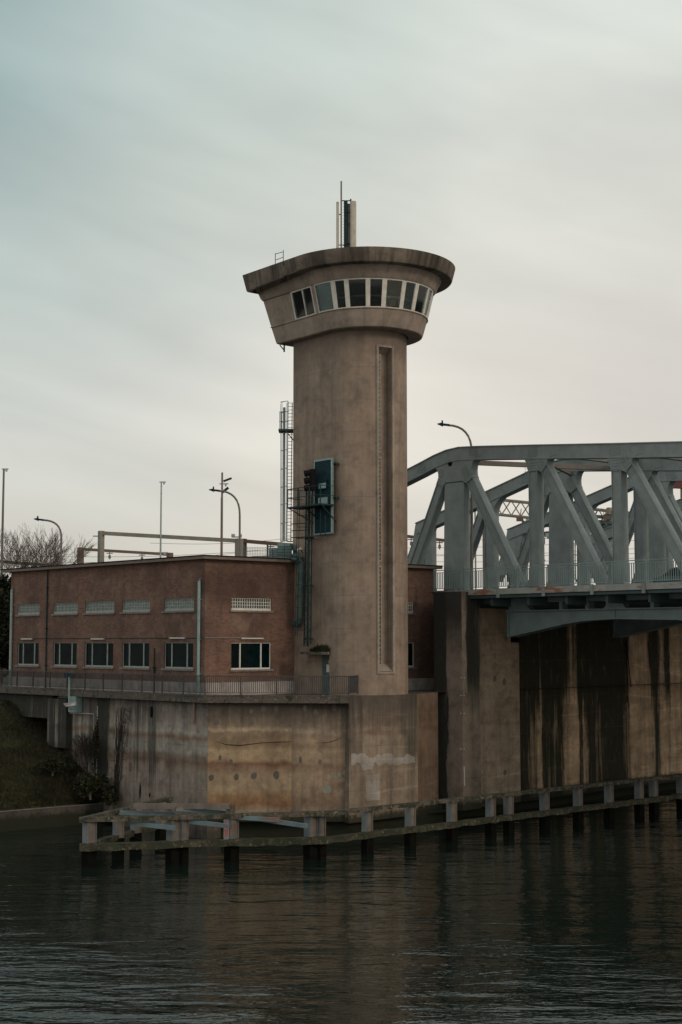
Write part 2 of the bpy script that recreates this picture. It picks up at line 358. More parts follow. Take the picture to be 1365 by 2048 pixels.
M['dark'] = simple('dark room', (.008,.009,.009), .9, 0, .1, 3, .05)
M['teal'] = simple('dark teal paint', (.006,.028,.036), .6, 0, .3, 3, .1)
M['tealm'] = simple('teal green paint', (.07,.13,.13), .45, 0, .25)
M['duct'] = simple('teal duct paint', (.045,.085,.085), .55, 0, .25)
M['iron'] = simple('dark iron', (.012,.032,.036), .6, 0, .3, 6, .15)
M['galv'] = simple('galvanised steel', (.30,.34,.34), .45, .2, .2, 6)
M['hvac'] = simple('grey green cabinet paint', (.22,.31,.31), .5)
M['white'] = simple('white enamel', (.52,.50,.45), .5)
M['beige'] = paint_steel('beige gantry paint', (.24,.22,.185))
M['brown'] = paint_steel('brown gantry paint', (.13,.085,.07))
M['mast'] = paint_steel('grey brown mast paint', (.17,.15,.14))
M['pinkm'] = paint_steel('faded pink mast paint', (.21,.145,.13))
M['truss'] = paint_steel('blue grey bridge paint', (.222,.255,.255))
M['girder'] = paint_steel('teal girder paint', (.15,.205,.21))
M['under'] = paint_steel('dark underside paint', (.045,.075,.08))
M['edge'] = paint_steel('rusty deck edge paint', (.30,.31,.29), .5)
M['rail_b'] = paint_steel('grey green railing paint', (.235,.30,.295))
M['rail_q'] = simple('dull brown grey railing paint', (.055,.052,.055), .6, 0, .35, 5)
M['slab'] = mossy('mossy slab edge', (.12,.10,.085), .35)
M['timber'] = mossy('mossy fender beam', (.10,.08,.052), .92)
M['timber2'] = mossy('fender top beam', (.135,.11,.085), .7)
M['pile'] = paint_steel('pale blue grey pile paint', (.185,.21,.22), .0, .4)
M['pilew'] = paint_steel('warm side pile paint', (.155,.135,.118), .0, .5)
M['wetpile'] = simple('wet black pile', (.007,.007,.006), .9, 0, .3, 3, .03)
M['strut'] = paint_steel('blue steel strut', (.13,.19,.21), .1)
M['asphalt'] = simple('asphalt', (.05,.05,.05), .9)
M['grass'] = grass_mat('bank grass', (.018,.019,.012), (.044,.041,.023))
M['soil'] = grass_mat('bank soil', (.014,.018,.010), (.032,.036,.018))
M['land'] = simple('ground', (.07,.068,.06), .9, 0, .3, .5)
M['ivy'] = grass_mat('ivy leaves', (.010,.014,.009), (.024,.030,.015))
M['bark'] = simple('bare bark', (.11,.085,.07), .9)
M['vine'] = simple('dry vine stems', (.028,.022,.018), .9)
M['patch'] = concrete('grey repair mortar', (.125,.11,.10), .4, .1)
M['patchl'] = concrete('pale repair mortar', (.36,.325,.295), .5, .5, (.08,.07,.06), tint=(.17,.14,.12))
M['patchg'] = simple('pale green fitting', (.19,.20,.165), .7)
M['red'] = simple('faded red paint', (.42,.04,.03), .6)
M['redrail'] = simple('dark red steel', (.12,.035,.03), .6)
M['orange'] = simple('orange sticker', (.75,.30,.04), .5)
M['paper'] = simple('notice paper', (.62,.62,.58), .7, 0, .05)
M['skirt'] = concrete('lower wall', (.10,.09,.075), .3, .5, wet=1.6)  # nearly black footing: undercut shade put into the colour along with the wet

# ================================================================== setting
def zf(v, Y): return atY(682.5, v, Y)[2]
Bdir = Vector((.72, .694)).normalized(); Adir = Vector((.67, -.742)).normalized()
Ld = Vector((-.69, .724)).normalized()
QZ = 7.6; WZ = -.28
m = MB(); m.face([(-420,-60,WZ),(420,-60,WZ),(420,500,WZ),(-420,500,WZ)]); struct(m.out('water', M['water']))
# ledge line: L1 corner, going left
L1 = Vector((-7.68, 79.95)); FL = Frame(L1, Ld)
if FL.n.y > 0: FL.n = -FL.n
def uT(u, fr=FL, o=0): return fr.pix(u, 1400, o)[0]
# land behind the quay (top at quay level), reaching the horizon
far = 1500
m = MB(); P = [FL.w(0,0,-.35), FL.w(60,0,-.35)]
land = [(L1.x+.3, L1.y+.6), tuple(FL.w(75,0,-.5)[:2]), (-far, 260), (-far, far), (far, far), (far, 420), (60, 140), (11.6, 92.6), (5.8, 87.4), (.5, 80.6)]
m.face([(x,y,QZ-.02) for x,y in land]); struct(m.out('ground', M['land']))
# raised road and railway embankment behind the building, carrying the bridge approach
ABU = Frame((10.0, 88.9), Adir)      # near truss plane
if ABU.n.y > 0: ABU.n = -ABU.n
FB = ABU
DK = 13.45
m = MB()
e = [FB.w(-8,0,2.2), FB.w(-8,0,-34), FB.w(-160,0,-60), FB.w(-160,0,8)]
e = [(p.x, p.y) for p in e]
m.prism([FB.w(-7.5,0,-2.0)[:2], FB.w(-7.5,0,-34)[:2], FB.w(-140,0,-60)[:2], FB.w(-140,0,6)[:2]], QZ-1, DK, caps=True)
struct(m.out('embankment_road', M['asphalt']))

# ------------------------------------------------------------------ quay wall
root = thing('quay_wall', 'stained concrete quay wall with mossy ledge carrying the brick building and the control tower', 'quay wall', (-4, 82, 0))
ZB = .72
FW1 = Frame(FL.w(0,0,-.35)[:2], Ld); FW1.n = FL.n
s235 = FW1.pix(236, 1500)[0]
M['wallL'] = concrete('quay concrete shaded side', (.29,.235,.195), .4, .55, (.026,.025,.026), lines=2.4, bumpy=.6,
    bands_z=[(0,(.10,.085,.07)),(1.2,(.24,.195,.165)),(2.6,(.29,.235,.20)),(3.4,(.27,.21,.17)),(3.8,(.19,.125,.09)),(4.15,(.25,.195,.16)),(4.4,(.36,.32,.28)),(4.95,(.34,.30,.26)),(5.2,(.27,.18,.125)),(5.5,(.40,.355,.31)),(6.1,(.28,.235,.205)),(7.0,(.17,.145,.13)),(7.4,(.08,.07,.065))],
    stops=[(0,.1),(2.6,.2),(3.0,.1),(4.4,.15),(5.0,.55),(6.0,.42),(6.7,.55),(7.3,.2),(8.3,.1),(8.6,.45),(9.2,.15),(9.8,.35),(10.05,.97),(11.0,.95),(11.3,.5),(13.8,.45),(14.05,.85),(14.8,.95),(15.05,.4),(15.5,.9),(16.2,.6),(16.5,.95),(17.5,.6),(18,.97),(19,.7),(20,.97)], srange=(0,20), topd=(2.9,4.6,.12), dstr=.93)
M['wallF'] = concrete('quay concrete ochre', (.33,.245,.165), .38, .28, (.045,.036,.03), lines=0, wet=.9, bumpy=.6, topz=(6.9, 8.3, 2.2, .85),
    bands_z=[(0.6,(.10,.08,.055)),(1.2,(.33,.26,.185)),(1.55,(.26,.135,.075)),(2.05,(.31,.19,.105)),(2.4,(.37,.28,.185)),(3.2,(.34,.25,.165)),(3.6,(.25,.165,.11)),(3.85,(.20,.105,.065)),(4.05,(.36,.255,.16)),(4.6,(.42,.31,.20)),(4.85,(.29,.20,.125)),(5.35,(.25,.18,.12)),(5.6,(.28,.205,.14)),(5.75,(.44,.345,.24)),(5.95,(.25,.19,.14)),(6.5,(.21,.165,.125)),(7.2,(.12,.10,.08))])
M['wallG'] = concrete('quay concrete greyer ochre', (.33,.245,.165), .45, .45, (.045,.036,.03), lines=0, wet=1.0, bumpy=.6, topz=(6.9, 8.3, 2.2, .85), tint=(.21,.15,.11), scratch=False,
    bands_z=[(0.6,(.10,.08,.055)),(1.3,(.25,.20,.155)),(1.7,(.24,.165,.115)),(2.3,(.29,.21,.15)),(3.2,(.30,.225,.16)),(3.75,(.23,.15,.105)),(4.0,(.33,.245,.165)),(4.6,(.35,.27,.19)),(4.85,(.28,.19,.13)),(5.1,(.33,.245,.175)),(5.5,(.28,.205,.15)),(5.7,(.36,.295,.225)),(5.95,(.27,.21,.165)),(6.5,(.20,.165,.13)),(7.2,(.12,.10,.08))])
M['pedestal'] = concrete('pedestal concrete', (.27,.215,.165), .4, .55, (.04,.036,.034), lines=2.4, tint=(.19,.13,.095), topz=(6.4,7.7,1.4,.6), stops=[(0,.6),(.8,.45),(1.5,.1),(4.0,.1),(4.7,.5),(5.4,.55)], srange=(0,5.6), topd=(3.6,5.6,.1), wet=.9, bumpy=.6)
def wall_run(name, P, z0, z1, mat, uv0=0, th=1.6, parent=root):
    m = MB(); a = uv0
    for p, q in zip(P[:-1], P[1:]):
        p = Vector(p[:2]); q = Vector(q[:2]); l = (q-p).length; d = (q-p)/l; n = Vector((-d.y, d.x))
        if n.y < 0: n = -n
        A, B_ = p, q; C_, D_ = q+n*th, p+n*th
        m.face([(A.x,A.y,z0),(B_.x,B_.y,z0),(B_.x,B_.y,z1),(A.x,A.y,z1)], [(a,z0),(a+l,z0),(a+l,z1),(a,z1)])
        m.face([(A.x,A.y,z1),(B_.x,B_.y,z1),(C_.x,C_.y,z1),(D_.x,D_.y,z1)]); m.face([(A.x,A.y,z0),(D_.x,D_.y,z0),(C_.x,C_.y,z0),(B_.x,B_.y,z0)])
        m.face([(A.x,A.y,z0),(A.x,A.y,z1),(D_.x,D_.y,z1),(D_.x,D_.y,z0)]); m.face([(B_.x,B_.y,z0),(C_.x,C_.y,z0),(C_.x,C_.y,z1),(B_.x,B_.y,z1)])
        a += l
    return m.out(name, mat, parent)
WT = 7.25
Pc = FW1.w(0,0,0)[:2]; F3 = (-2.75, 79.85); F4 = (.44, 80.0)
wall_run('side_wall', [FW1.w(0,0)[:2], FW1.w(s235,0)[:2]], -.5, WT, M['wallL'])
wall_run('front_wall', [Pc, F3], ZB, WT, M['wallF']); wall_run('front_wall', [F3, F4], ZB, WT, M['wallG'], uv0=5.2)
wall_run('wall_footing', [(Pc[0]+.1,Pc[1]+.7), (.5,80.4),(4.3,84.3),(6.2,88)], -1.5, ZB+.05, M['skirt'], th=2)
# left panels above the grass bank (one hangs over a dark opening)
sA, sB, sC, sD = [FW1.pix(u, 1450)[0] for u in (190, 139, 102, 20)]
wall_run('side_wall', [FW1.w(s235,0,-.12)[:2], FW1.w(sB,0,-.12)[:2]], 0, WT, M['wallL'], uv0=s235)
wall_run('side_wall', [FW1.w(sB,0,.25)[:2], FW1.w(sC,0,.25)[:2]], zf(1497,90), WT-.2, M['wallL'], uv0=sB)
wall_run('side_wall', [FW1.w(sC,0,-.05)[:2], FW1.w(sC+40,0,-.05)[:2]], zf(1437,92), WT, M['wallL'], uv0=sC+.3)
wall_run('recess_wall', [FW1.w(s235+1,0,-1.9)[:2], FW1.w(sC+40,0,-1.9)[:2]], 0, WT-.3, M['skirt'])
# ledge slab
def offs(z): return z
slab = [FL.w(60,0,0)[:2], FL.w(0,0,0)[:2], (.46,79.2), (.46,81.6), FL.w(0,0,-2.2)[:2], FL.w(60,0,-2.2)[:2]]
m = MB(); m.prism(slab, WT, QZ, cum=True); m.out('ledge_slab', M['slab'], root)
m = MB(); m.prism([FL.w(60,0,.02)[:2], FL.w(0,0,.02)[:2], (.48,79.18), (.48,79.3),FL.w(0.05,0,-.1)[:2], FL.w(60,0,-.1)[:2]], QZ+.003, QZ+.10); m.out('ledge_kerb', M['slab'], root)
# tower pedestal
P6 = (4.46, 83.65); P7 = (5.9, 87.3)
ped = [(.44,79.6), P6, (3.2,86.2), (-2,84)]
m = MB(); m.prism(ped, ZB-.05, QZ+.0, cum=True); m.out('tower_pedestal', M['pedestal'], root)
wall_run('front_wall', [(4.25,84.25), P7], ZB, QZ-.03, concrete('quay concrete brown', (.20,.14,.10), .3, .4, (.04,.03,.026), tint=(.15,.09,.055), wet=.9))
# mortar patches, pads and fittings on the walls
FF = Frame(Pc, Vector(F3)-Vector(Pc)); FG = Frame(F3, Vector(F4)-Vector(F3)); FP = Frame((.44,79.6), Vector(P6)-Vector((.44,79.6)))
for fr in (FF, FG, FP):
    if fr.n.y > 0: fr.n = -fr.n
def blob(fr, u, v, ru, rv, mat, name='mortar_patch', n=11, sq=False, parent=root):
    s0, z0 = fr.pix(u, v); k = 80/F; P = []
    for i in range(n):
        a = 2*math.pi*i/n; r = random.uniform(.82, 1.12)
        if sq: r = 1/max(abs(math.cos(a)), abs(math.sin(a)))*random.uniform(.93,1.04)
        P.append((s0+ru*k*r*math.cos(a), z0+rv*k*r*math.sin(a)))
    m = MB(); fr.prism(m, P, -.02, random.uniform(.008,.014)); m.out(name, mat, parent)
z2 = lambda x, y: (380+x/2.844, 1360+y/2.844)
for x, y, ru, rv, mt in [(152,240,7,8,'patch'),(352,238,5.5,7,'patch'),(527,232,6.5,8,'patch'),(418,165,6,8,'patch'),(490,162,5,8,'patch'),(350,180,4,6,'patch'),(122,557,6,7.5,'patch'),(266,550,6,7,'patch'),(364,545,7.5,8,'patch'),(492,540,7,8.5,'patch'),(172,442,4,7,'patch'),(235,467,4.5,7,'patch')]:
    blob(FF, *z2(x,y), ru*.9, rv*.9, M[mt])
for x, y, ru, rv, mt in [(655,160,4.5,8,'patch'),(718,188,6,8,'patch'),(823,160,5.5,8,'patch'),(884,180,5,9,'patch'),(630,455,3.5,8,'patch'),(741,467,4,7,'patch')]:
    blob(FG, *z2(x,y), ru*.9, rv*.9, M[mt])
for x, y, ru, rv in [(888,472,3.6,8),(812,541,3,5),(848,541,3,5),(880,525,3,5)]: blob(FG, *z2(x,y), ru, rv, M['patchg'], 'wall_fitting', 12, True)
blob(FG, *z2(780,622), 8.5, 7.5, M['patchg'], 'wall_fitting', 12, True)
blob(FW1, 374, 1551, 3, 5, M['patchg'], 'wall_fitting', 12, True); blob(FW1, 400, 1556, 3, 5.5, M['patchg'], 'wall_fitting', 12, True)
blob(FW1, 261, 1534, 5.5, 11, M['patch'], n=12, sq=True); blob(FW1, 304, 1424, 5, 12, M['dark'], 'wall_opening', 12, True)
blob(FW1, 281, 1582, 3, 17, M['dark']); blob(FW1, 300, 1590, 2.5, 5, M['dark'])
# grey screed band and square pad on the pedestal
s0, z0 = FP.pix(700, 1512); s1, z1 = FP.pix(831, 1524)
random.seed(4); top = [(s0+.1+(s1-s0-.15)*i/22, FP.pix(700+131*i/22, 1512+random.uniform(-7,5))[1]) for i in range(23)]
bot = [(a, FP.pix(700+131*i/22, 1527+random.uniform(-4,5)+ (14 if 3 < i < 8 else 0))[1]) for i, (a, _) in enumerate(top)][::-1]
m = MB(); FP.prism(m, top+bot, -.02, .012); m.out('mortar_patch', M['patchl'], root)
blob(FP, 746, 1575, 20, 26, M['patchl'], n=16, sq=True)
m = MB(); FG.box(m, FG.pix(696,1450)[0]-.03, FG.pix(696,1450)[0]+.03, 1.2, WT-.05, 0, .035); m.out('cable_duct', M['iron'], root)
# dark ragged cracks in the ochre face
for seg in ([(432,1482),(452,1489),(480,1491),(520,1486),(560,1484),(586,1483)],):
    pp = [FF.w(*FF.pix(u,v), .004) for u,v in seg]; m = MB(); m.tube(pp, [.006,.022,.03,.018,.024,.008], 5); m.out('wall_crack', M['vine'], root)
pp = [FG.w(*FG.pix(u,v), .004) for u,v in [(632,1486),(655,1485),(668,1482),(684,1474)]]; m = MB(); m.tube(pp, [.006,.018,.02,.006], 5); m.out('wall_crack', M['vine'], root)
# spout pipe
m = MB(); a = FW1.w(*FW1.pix(392,1402), .10); b = FW1.w(*FW1.pix(390,1447), .10); m.tube([a, b], .07, 8); m.out('drain_spout', M['pinkm'], root)

# ------------------------------------------------------------------ bank and low canal wall
LWd = Vector((-.765,-.645)).normalized(); LW = Frame((-14.2, 87.9), LWd)
if LW.n.y > 0: LW.n = -LW.n
m = MB(); LW.box(m, -3, 60, -2, .86, -.7, 0); t1 = m.out('canal_edge_wall', concrete('low wall concrete', (.085,.075,.065), .35, .5, (.02,.02,.018), wet=.35))
tag(t1, 'low dark concrete wall holding the grass bank at the waterline on the left', 'canal wall')
m = MB(); LW.box(m, -3, 60, .862, .885, -.14, .03); m.out('coping', M['sill'], t1)
contact = [(0,1390,7.2),(20,1403,0),(40,1434,0),(60,1452,0),(80,1466,0),(100,1480,0),(137,1510,0),(160,1536,0),(190,1560,0),(215,1588,0),(236,1603,0)]
rows = []
cp = [(FW1.pix(u,v,.0)) for u,v,_ in contact][::-1]
cp = [(s, min(7.35, z)) for s, z in cp]
cp = cp+[(cp[-1][0]+8, 7.4), (cp[-1][0]+40, 7.4)]
nr = 14
from mathutils import noise as mnoise
def bank_pt(i, j):
    s, z = cp[i]; top = FW1.w(s, z, -1.2 if z > 4 else -.3); sl_ = [0,2,4,6,8,10,13,16,20,25,30,40,60][min(i,12)]
    lw = LW.w(min(58, .2+s*0+i*1.55 if i < 11 else 16+ (i-10)*20), .86, -.6); f = j/nr
    ff = f**.85
    p = lw.lerp(top, f); p.z = lw.z+(top.z-lw.z)*ff + (.25*mnoise.noise(p*.4) if 0 < j < nr else 0)
    return p
m = MB()
G = [[bank_pt(i, j) for j in range(nr+1)] for i in range(len(cp))]
for i in range(len(cp)-1):
    for j in range(nr): m.face([G[i][j], G[i+1][j], G[i+1][j+1], G[i][j+1]], None, True)
struct(m.out('bank_terrain', M['soil']))
random.seed(3); m = MB()
for k in range(26000):
    i = random.randrange(len(cp)-2); j = random.randrange(nr); a, b = random.random(), random.random()
    p = G[i][j].lerp(G[i+1][j], a).lerp(G[i][j+1].lerp(G[i+1][j+1], a), b)
    if p.x < -26: continue
    h = random.uniform(.08, .30)*(1+.6*mnoise.noise(p*.5)); an = random.uniform(0, 6.28); wv = Vector((math.cos(an), math.sin(an), 0))*random.uniform(.015,.035)
    ln = Vector((random.uniform(-.12,.12), random.uniform(-.12,.06), h)); m.face([p-wv, p+wv, p+ln])
tag(m.out('bank_grass', M['grass']), 'dull green grass covering the bank beside the quay', 'grass', kind='stuff')

# ------------------------------------------------------------------ brick building
BC = Vector((-7.76, 81.3)); EZ = 15.35
root = thing('brick_building', 'two-storey red brick building with flat roof, glass block strips and dark windows behind the tower', 'building', (BC.x, BC.y, QZ))
BLf = Frame(BC, (-.69, .724)); BRf = Frame(BC, (.78, .626))
for fr in (BLf, BRf):
    if fr.n.y > 0: fr.n = -fr.n
sL = BLf.pix(21, 1250)[0]; sR = BRf.pix(868, 1250)[0]
holesL = []; holesR = []
def zpx(fr, u, v): return fr.pix(u, v)[1]
zlt, zlb = zpx(BLf, 388, 1284.6), zpx(BLf, 388, 1338); zut, zub = zpx(BLf, 388, 1195.5), zpx(BLf, 388, 1220.5)
for a, b in [(35,78),(106.5,154),(169.5,227),(244.5,299),(328.5,387)]: holesL.append((BLf.pix(b,1300)[0], BLf.pix(a,1300)[0], zlb, zlt, 'lower'))
for a, b in [(35.5,79.5),(107.5,155.5),(171,229),(245,300),(329,388.5)]: holesL.append((BLf.pix(b,1210)[0], BLf.pix(a,1210)[0], zub, zut, 'upper'))
rlt, rlb, rut, rub = zpx(BRf,500,1285), zpx(BRf,500,1339), zpx(BRf,500,1196), zpx(BRf,500,1221)
for a, b in [(463,542.5),(748,829)]: holesR.append((BRf.pix(a,1300)[0], BRf.pix(b,1300)[0], rlb, rlt, 'lower'))
for a, b in [(463.4,543),(748,827.6)]: holesR.append((BRf.pix(a,1210)[0], BRf.pix(b,1210)[0], rub, rut, 'upper'))
PZ = 8.32
def holed(fr, s0, s1, z0, z1, holes, mat, name):
    m = MB(); ss = sorted({s0, s1, *[h[0] for h in holes], *[h[1] for h in holes]}); zz = sorted({z0, z1, *[h[2] for h in holes], *[h[3] for h in holes]})
    for a, b in zip(ss[:-1], ss[1:]):
        for c, d in zip(zz[:-1], zz[1:]):
            x, y = (a+b)/2, (c+d)/2
            if any(h[0] < x < h[1] and h[2] < y < h[3] for h in holes): continue
            m.face([fr.w(a,c), fr.w(b,c), fr.w(b,d), fr.w(a,d)])
    for h in holes:
        a, b, c, d = h[:4]; o = -.22
        m.face([fr.w(a,c), fr.w(a,d), fr.w(a,d,o), fr.w(a,c,o)]); m.face([fr.w(b,c), fr.w(b,d), fr.w(b,d,o), fr.w(b,c,o)])
        m.face([fr.w(a,d), fr.w(b,d), fr.w(b,d,o), fr.w(a,d,o)]); m.face([fr.w(a,c), fr.w(b,c), fr.w(b,c,o), fr.w(a,c,o)])
    return m.out(name, mat, root)
holed(BLf, 0, sL, PZ, EZ, holesL, M['brick'], 'brick_wall'); holed(BRf, 0, sR, PZ, EZ, holesR, M['brick'], 'brick_wall')
# rear and end walls
eL = BLf.w(sL,0); eR = BRf.w(sR,0); bk = Vector((eL.x+eR.x-BC.x, eL.y+eR.y-BC.y))
m = MB()
for p, q in ((eL, bk), (bk, eR)): m.face([(p[0],p[1],QZ-.5),(q[0],q[1],QZ-.5),(q[0],q[1],EZ),(p[0],p[1],EZ)])
m.out('brick_wall', M['brick'], root)
for fr, s1 in ((BLf, sL), (BRf, sR)):
    m = MB(); fr.box(m, 0.0 if fr is BLf else .03, s1, 6.9, PZ, -.3, .035); m.out('plinth', M['plinth'], root)
def make_window(fr, h, light):
    a, b, c, d, kind = h; o = -.11; fm = M['frame_l'] if light else M['frame_g']
    m = MB()
    if kind == 'lower':
        t = .075
        fr.box(m, a, b, c, c+t*1.3, o-.04, o+.04); fr.box(m, a, b, d-t*.7, d, o-.04, o+.04)
        fr.box(m, a, a+t*.6, c+t*1.3, d-t*.7, o-.04, o+.04); fr.box(m, b-t*.6, b, c+t*1.3, d-t*.7, o-.04, o+.04)
        W = b-a
        for q in (.235, .76): fr.box(m, a+W*q-t*.55, a+W*q+t*.55, c+t*1.3, d-t*.7, o-.04, o+.045)
        f = m.out('window', fm, root)
        m = MB(); m.face([fr.w(a,c,o-.01), fr.w(b,c,o-.01), fr.w(b,d,o-.01), fr.w(a,d,o-.01)]); m.out('pane', M['dglass'], f)
    else:
        t = .05; W = b-a; n = max(8, round(W/.17)); base = c+.13
        fr.box(m, a, b, c, base, o-.04, o+.07); fr.box(m, a, b, d-.05, d, o-.04, o+.04); fr.box(m, a, a+.05, base, d-.05, o-.04, o+.04); fr.box(m, b-.05, b, base, d-.05, o-.04, o+.04)
        for i in range(1, n): x = a+W*i/n; fr.box(m, x-.018, x+.018, base, d-.05, o-.02, o+.015)
        for k in (1, 2): z = base+(d-.05-base)*k/3; fr.box(m, a+.05, b-.05, z-.016, z+.016, o-.02, o+.012)
        f = m.out('window', fm, root); f['label'] = 'strip window of small glass blocks'
        m = MB(); m.face([fr.w(a,c,o-.01), fr.w(b,c,o-.01), fr.w(b,d,o-.01), fr.w(a,d,o-.01)]); m.out('glass_blocks', M['gblockd' if fr is BRf else 'gblock'], f)
    m = MB(); fr.box(m, a-.13, b+.13, c-.11, c-.003, -.2, .10); m.out('sill', M['sill'], f)
    m = MB()
    if kind == 'lower': fr.box(m, a-.1, b+.1, d, d+.20, -.01, .006)
    else: fr.box(m, a-.1, b+.1, d, d+.20, -.01, .006)
    return f
for h in holesL: make_window(BLf, h, False)
for h in holesR: make_window(BRf, h, True)
# flat roof with projecting edge
def isec(f1, o1, f2, o2):
    P, d, Q, e_ = f1.P+f1.n*o1, f1.d, f2.P+f2.n*o2, f2.d
    den = d.x*e_.y-d.y*e_.x; t = ((Q.x-P.x)*e_.y-(Q.y-P.y)*e_.x)/den; return P+d*t
OH = .42
c0 = isec(BLf, OH, BRf, OH); cl = BLf.w(sL+.7,0,OH); crr = BRf.w(sR+.42,0,OH)
bb = (cl.x+crr.x-c0.x, cl.y+crr.y-c0.y)
m = MB(); m.prism([cl[:2], tuple(c0), crr[:2], bb], EZ, EZ+.16); m.out('roof', M['roofedge'], root)
c0b = isec(BLf, OH+.03, BRf, OH+.03); cl2 = BLf.w(sL+.74,0,OH+.03); cr2 = BRf.w(sR+.46,0,OH+.03)
m = MB(); m.prism([cl2[:2], tuple(c0b), cr2[:2], (cl2.x+cr2.x-c0b.x, cl2.y+cr2.y-c0b.y)], EZ+.163, EZ+.225); m.out('roof_edge_trim', M['black'], root)
# downpipes, conduit and tube lights
def dpipe(fr, u, ztop, zbot, r, mat, bend=True):
    s = fr.pix(u, 1250, .12)[0]; m = MB(); pts = [fr.w(s, zbot, .12), fr.w(s, ztop-.15, .12), fr.w(s, ztop, .04)] if bend else [fr.w(s, zbot, .08), fr.w(s, ztop, .08)]
    m.tube(pts, r, 8)
    for z in (zbot+1.5, (zbot+ztop)/2, ztop-1.2): fr.box(m, s-r-.03, s+r+.03, z, z+.05, .0, .17)
    return m.out('downpipe', mat, root)
o = dpipe(BLf, 23, 14.3, 7.0, .095, M['galv']); o['label'] = 'grey downpipe at the far left end'
o = dpipe(BLf, 92.5, EZ, 7.6, .045, M['iron'], False); o['label'] = 'thin black pipe running full height'
o = dpipe(BLf, 398, zf(1157,81.3), 7.3, .085, M['hvac']); o['label'] = 'pale green downpipe near the corner'
o = dpipe(BLf, 308.5, zf(1296,83.5), 7.6, .04, M['iron'], False)
def dz(fr, u, v): return fr.pix(u, v, .05)
m = MB(); a = BLf.pix(66,1277,.03); b = BLf.pix(408,1276,.03); m.tube([BLf.w(a[0],a[1],.03), BLf.w(b[0],b[1],.03)], .018, 5); m.out('conduit', M['iron'], root)
m = MB(); a = BRf.pix(411,1275,.03); b = BRf.pix(490,1275.5,.03); m.tube([BRf.w(a[0],a[1],.03), BRf.w(b[0],b[1],.03)], .015, 5); m.out('conduit', M['galv'], root)
for fr, u0, u1, v in [(BLf,43,65,1278),(BLf,183,208,1278),(BLf,340,370,1276.3),(BRf,483,527,1277)]:
    a = fr.pix(u0, v, .1)[0]; b = fr.pix(u1, v, .1)[0]; z = fr.pix((u0+u1)/2, v, .1)[1]; a, b = min(a,b), max(a,b)
    m = MB(); fr.box(m, a, b, z-.035, z+.045, .03, .13); f = m.out('tube_light', M['white'], root)
    for q in (a, b): m = MB(); fr.box(m, q-.03, q+.03, z-.05, z+.06, .0, .15); m.out('end_cap', M['frame_g'], f)

# ------------------------------------------------------------------ control tower
ad = Vector((.626, -.780)); bd = Vector((.780, .626))
TC = Vector((1.35, 84.3)); TR = 2.6; TL = 3.55
CC = Vector((1.62, 84.2))
root = thing('control_tower', 'tall rounded concrete bridge control tower with flared glazed cabin and overhanging flat roof', 'control tower', (TC.x, TC.y, QZ))
tower = root
# outline of the shaft, starting at the rear left corner: flat left side, round nose, flat right side
phis = [math.pi*i/56 for i in range(57)]
def onshaft(ph, R=TR, C=TC): return C - bd*R*math.cos(ph) + ad*R*math.sin(ph)
pS1, pS2 = None, None
def phi_u(u, z, R, C=TC):
    best = None
    for i in range(900):
        ph = math.pi*i/900; p = C-bd*R*math.cos(ph)+ad*R*math.sin(ph); dd = p.y*CT+(z-EYE)*ST
        uu = 682.5+F*p.x/dd
        if p.dot(C*0+Vector((0,1))) and (best is None or abs(uu-u) < best[0]):
            nv = (p-C).normalized()
            if nv.y < .15: best = (abs(uu-u), ph)
    return best[1]
ph1, ph2 = phi_u(756, 18, TR), phi_u(785, 18, TR)
def shaft_outline(door, slit, left_s=None):
    P = []; sm = set()
    P.append(TC-bd*TR-ad*TL)
    flat = Frame(TC-bd*TR-ad*TL, ad)
    if door:
        d0, d1 = door; s0 = d0; s1 = d1
        q = lambda s, o: flat.P+ad*s+bd*o
        P += [q(s0,0), q(s0+.42,.40), q(s1-.42,.40), q(s1,0)]
    first = len(P)
    seq = []
    for ph in phis:
        if slit and ph1-1e-6 < ph < ph2+1e-6: continue
        seq.append((ph, onshaft(ph)))
    if slit:
        a, b = onshaft(ph1), onshaft(ph2); dn = ((a+b)/2-TC).normalized(); dn = (dn*.45+ad*.55).normalized()
        seq += [(ph1, a), (ph1+1e-4, a-dn*.55), (ph2-1e-4, b-dn*.55), (ph2, b)]; seq.sort(key=lambda t: t[0])
    for i, (ph, p) in enumerate(seq):
        if i < len(seq)-1 and not (slit and ph1-1e-6 <= ph <= ph2-1e-5): sm.add(len(P))
        P.append(p)
    P.append(TC+bd*TR-ad*TL)
    return [tuple(p) for p in P], sm, (onshaft(ph1), onshaft(ph2))
FD = Frame(TC-bd*TR-ad*TL, ad)       # flat left side of the shaft
if FD.n.dot(-bd) < 0: FD.n = -bd
FD.n = -bd
ds0 = FD.pix(626, 1340)[0]; ds1 = FD.pix(667, 1340)[0]
ds1 = min(ds1, TL-.0+.0); 
zd = zf(1309, 83.3); zs0 = zf(1343, 82.3); zs1 = zf(697, 82.3)
SLZ = []
m = MB()
zc = [(QZ-.05, min(zd,zs0)), (min(zd,zs0), max(zd,zs0)), (max(zd,zs0), zs1), (zs1, 28.85)]
for a, b in zc:
    mid = (a+b)/2; P, sm, (sa, sb) = shaft_outline((ds0, ds1) if mid < zd else None, zs0 < mid < zs1)
    m.prism(P, a, b, cum=False, smooth=sm)
# continuous UV round the nose
for i, f in enumerate(m.f):
    if m.sm[i]:
        uv = []
        for j in f:
            p = Vector(m.v[j][:2])-TC; uv.append((TR*math.atan2(p.dot(ad), -p.dot(bd))+10, m.v[j][2]))
        m.uv[i] = uv
m.out('shaft', M['tower'], root)
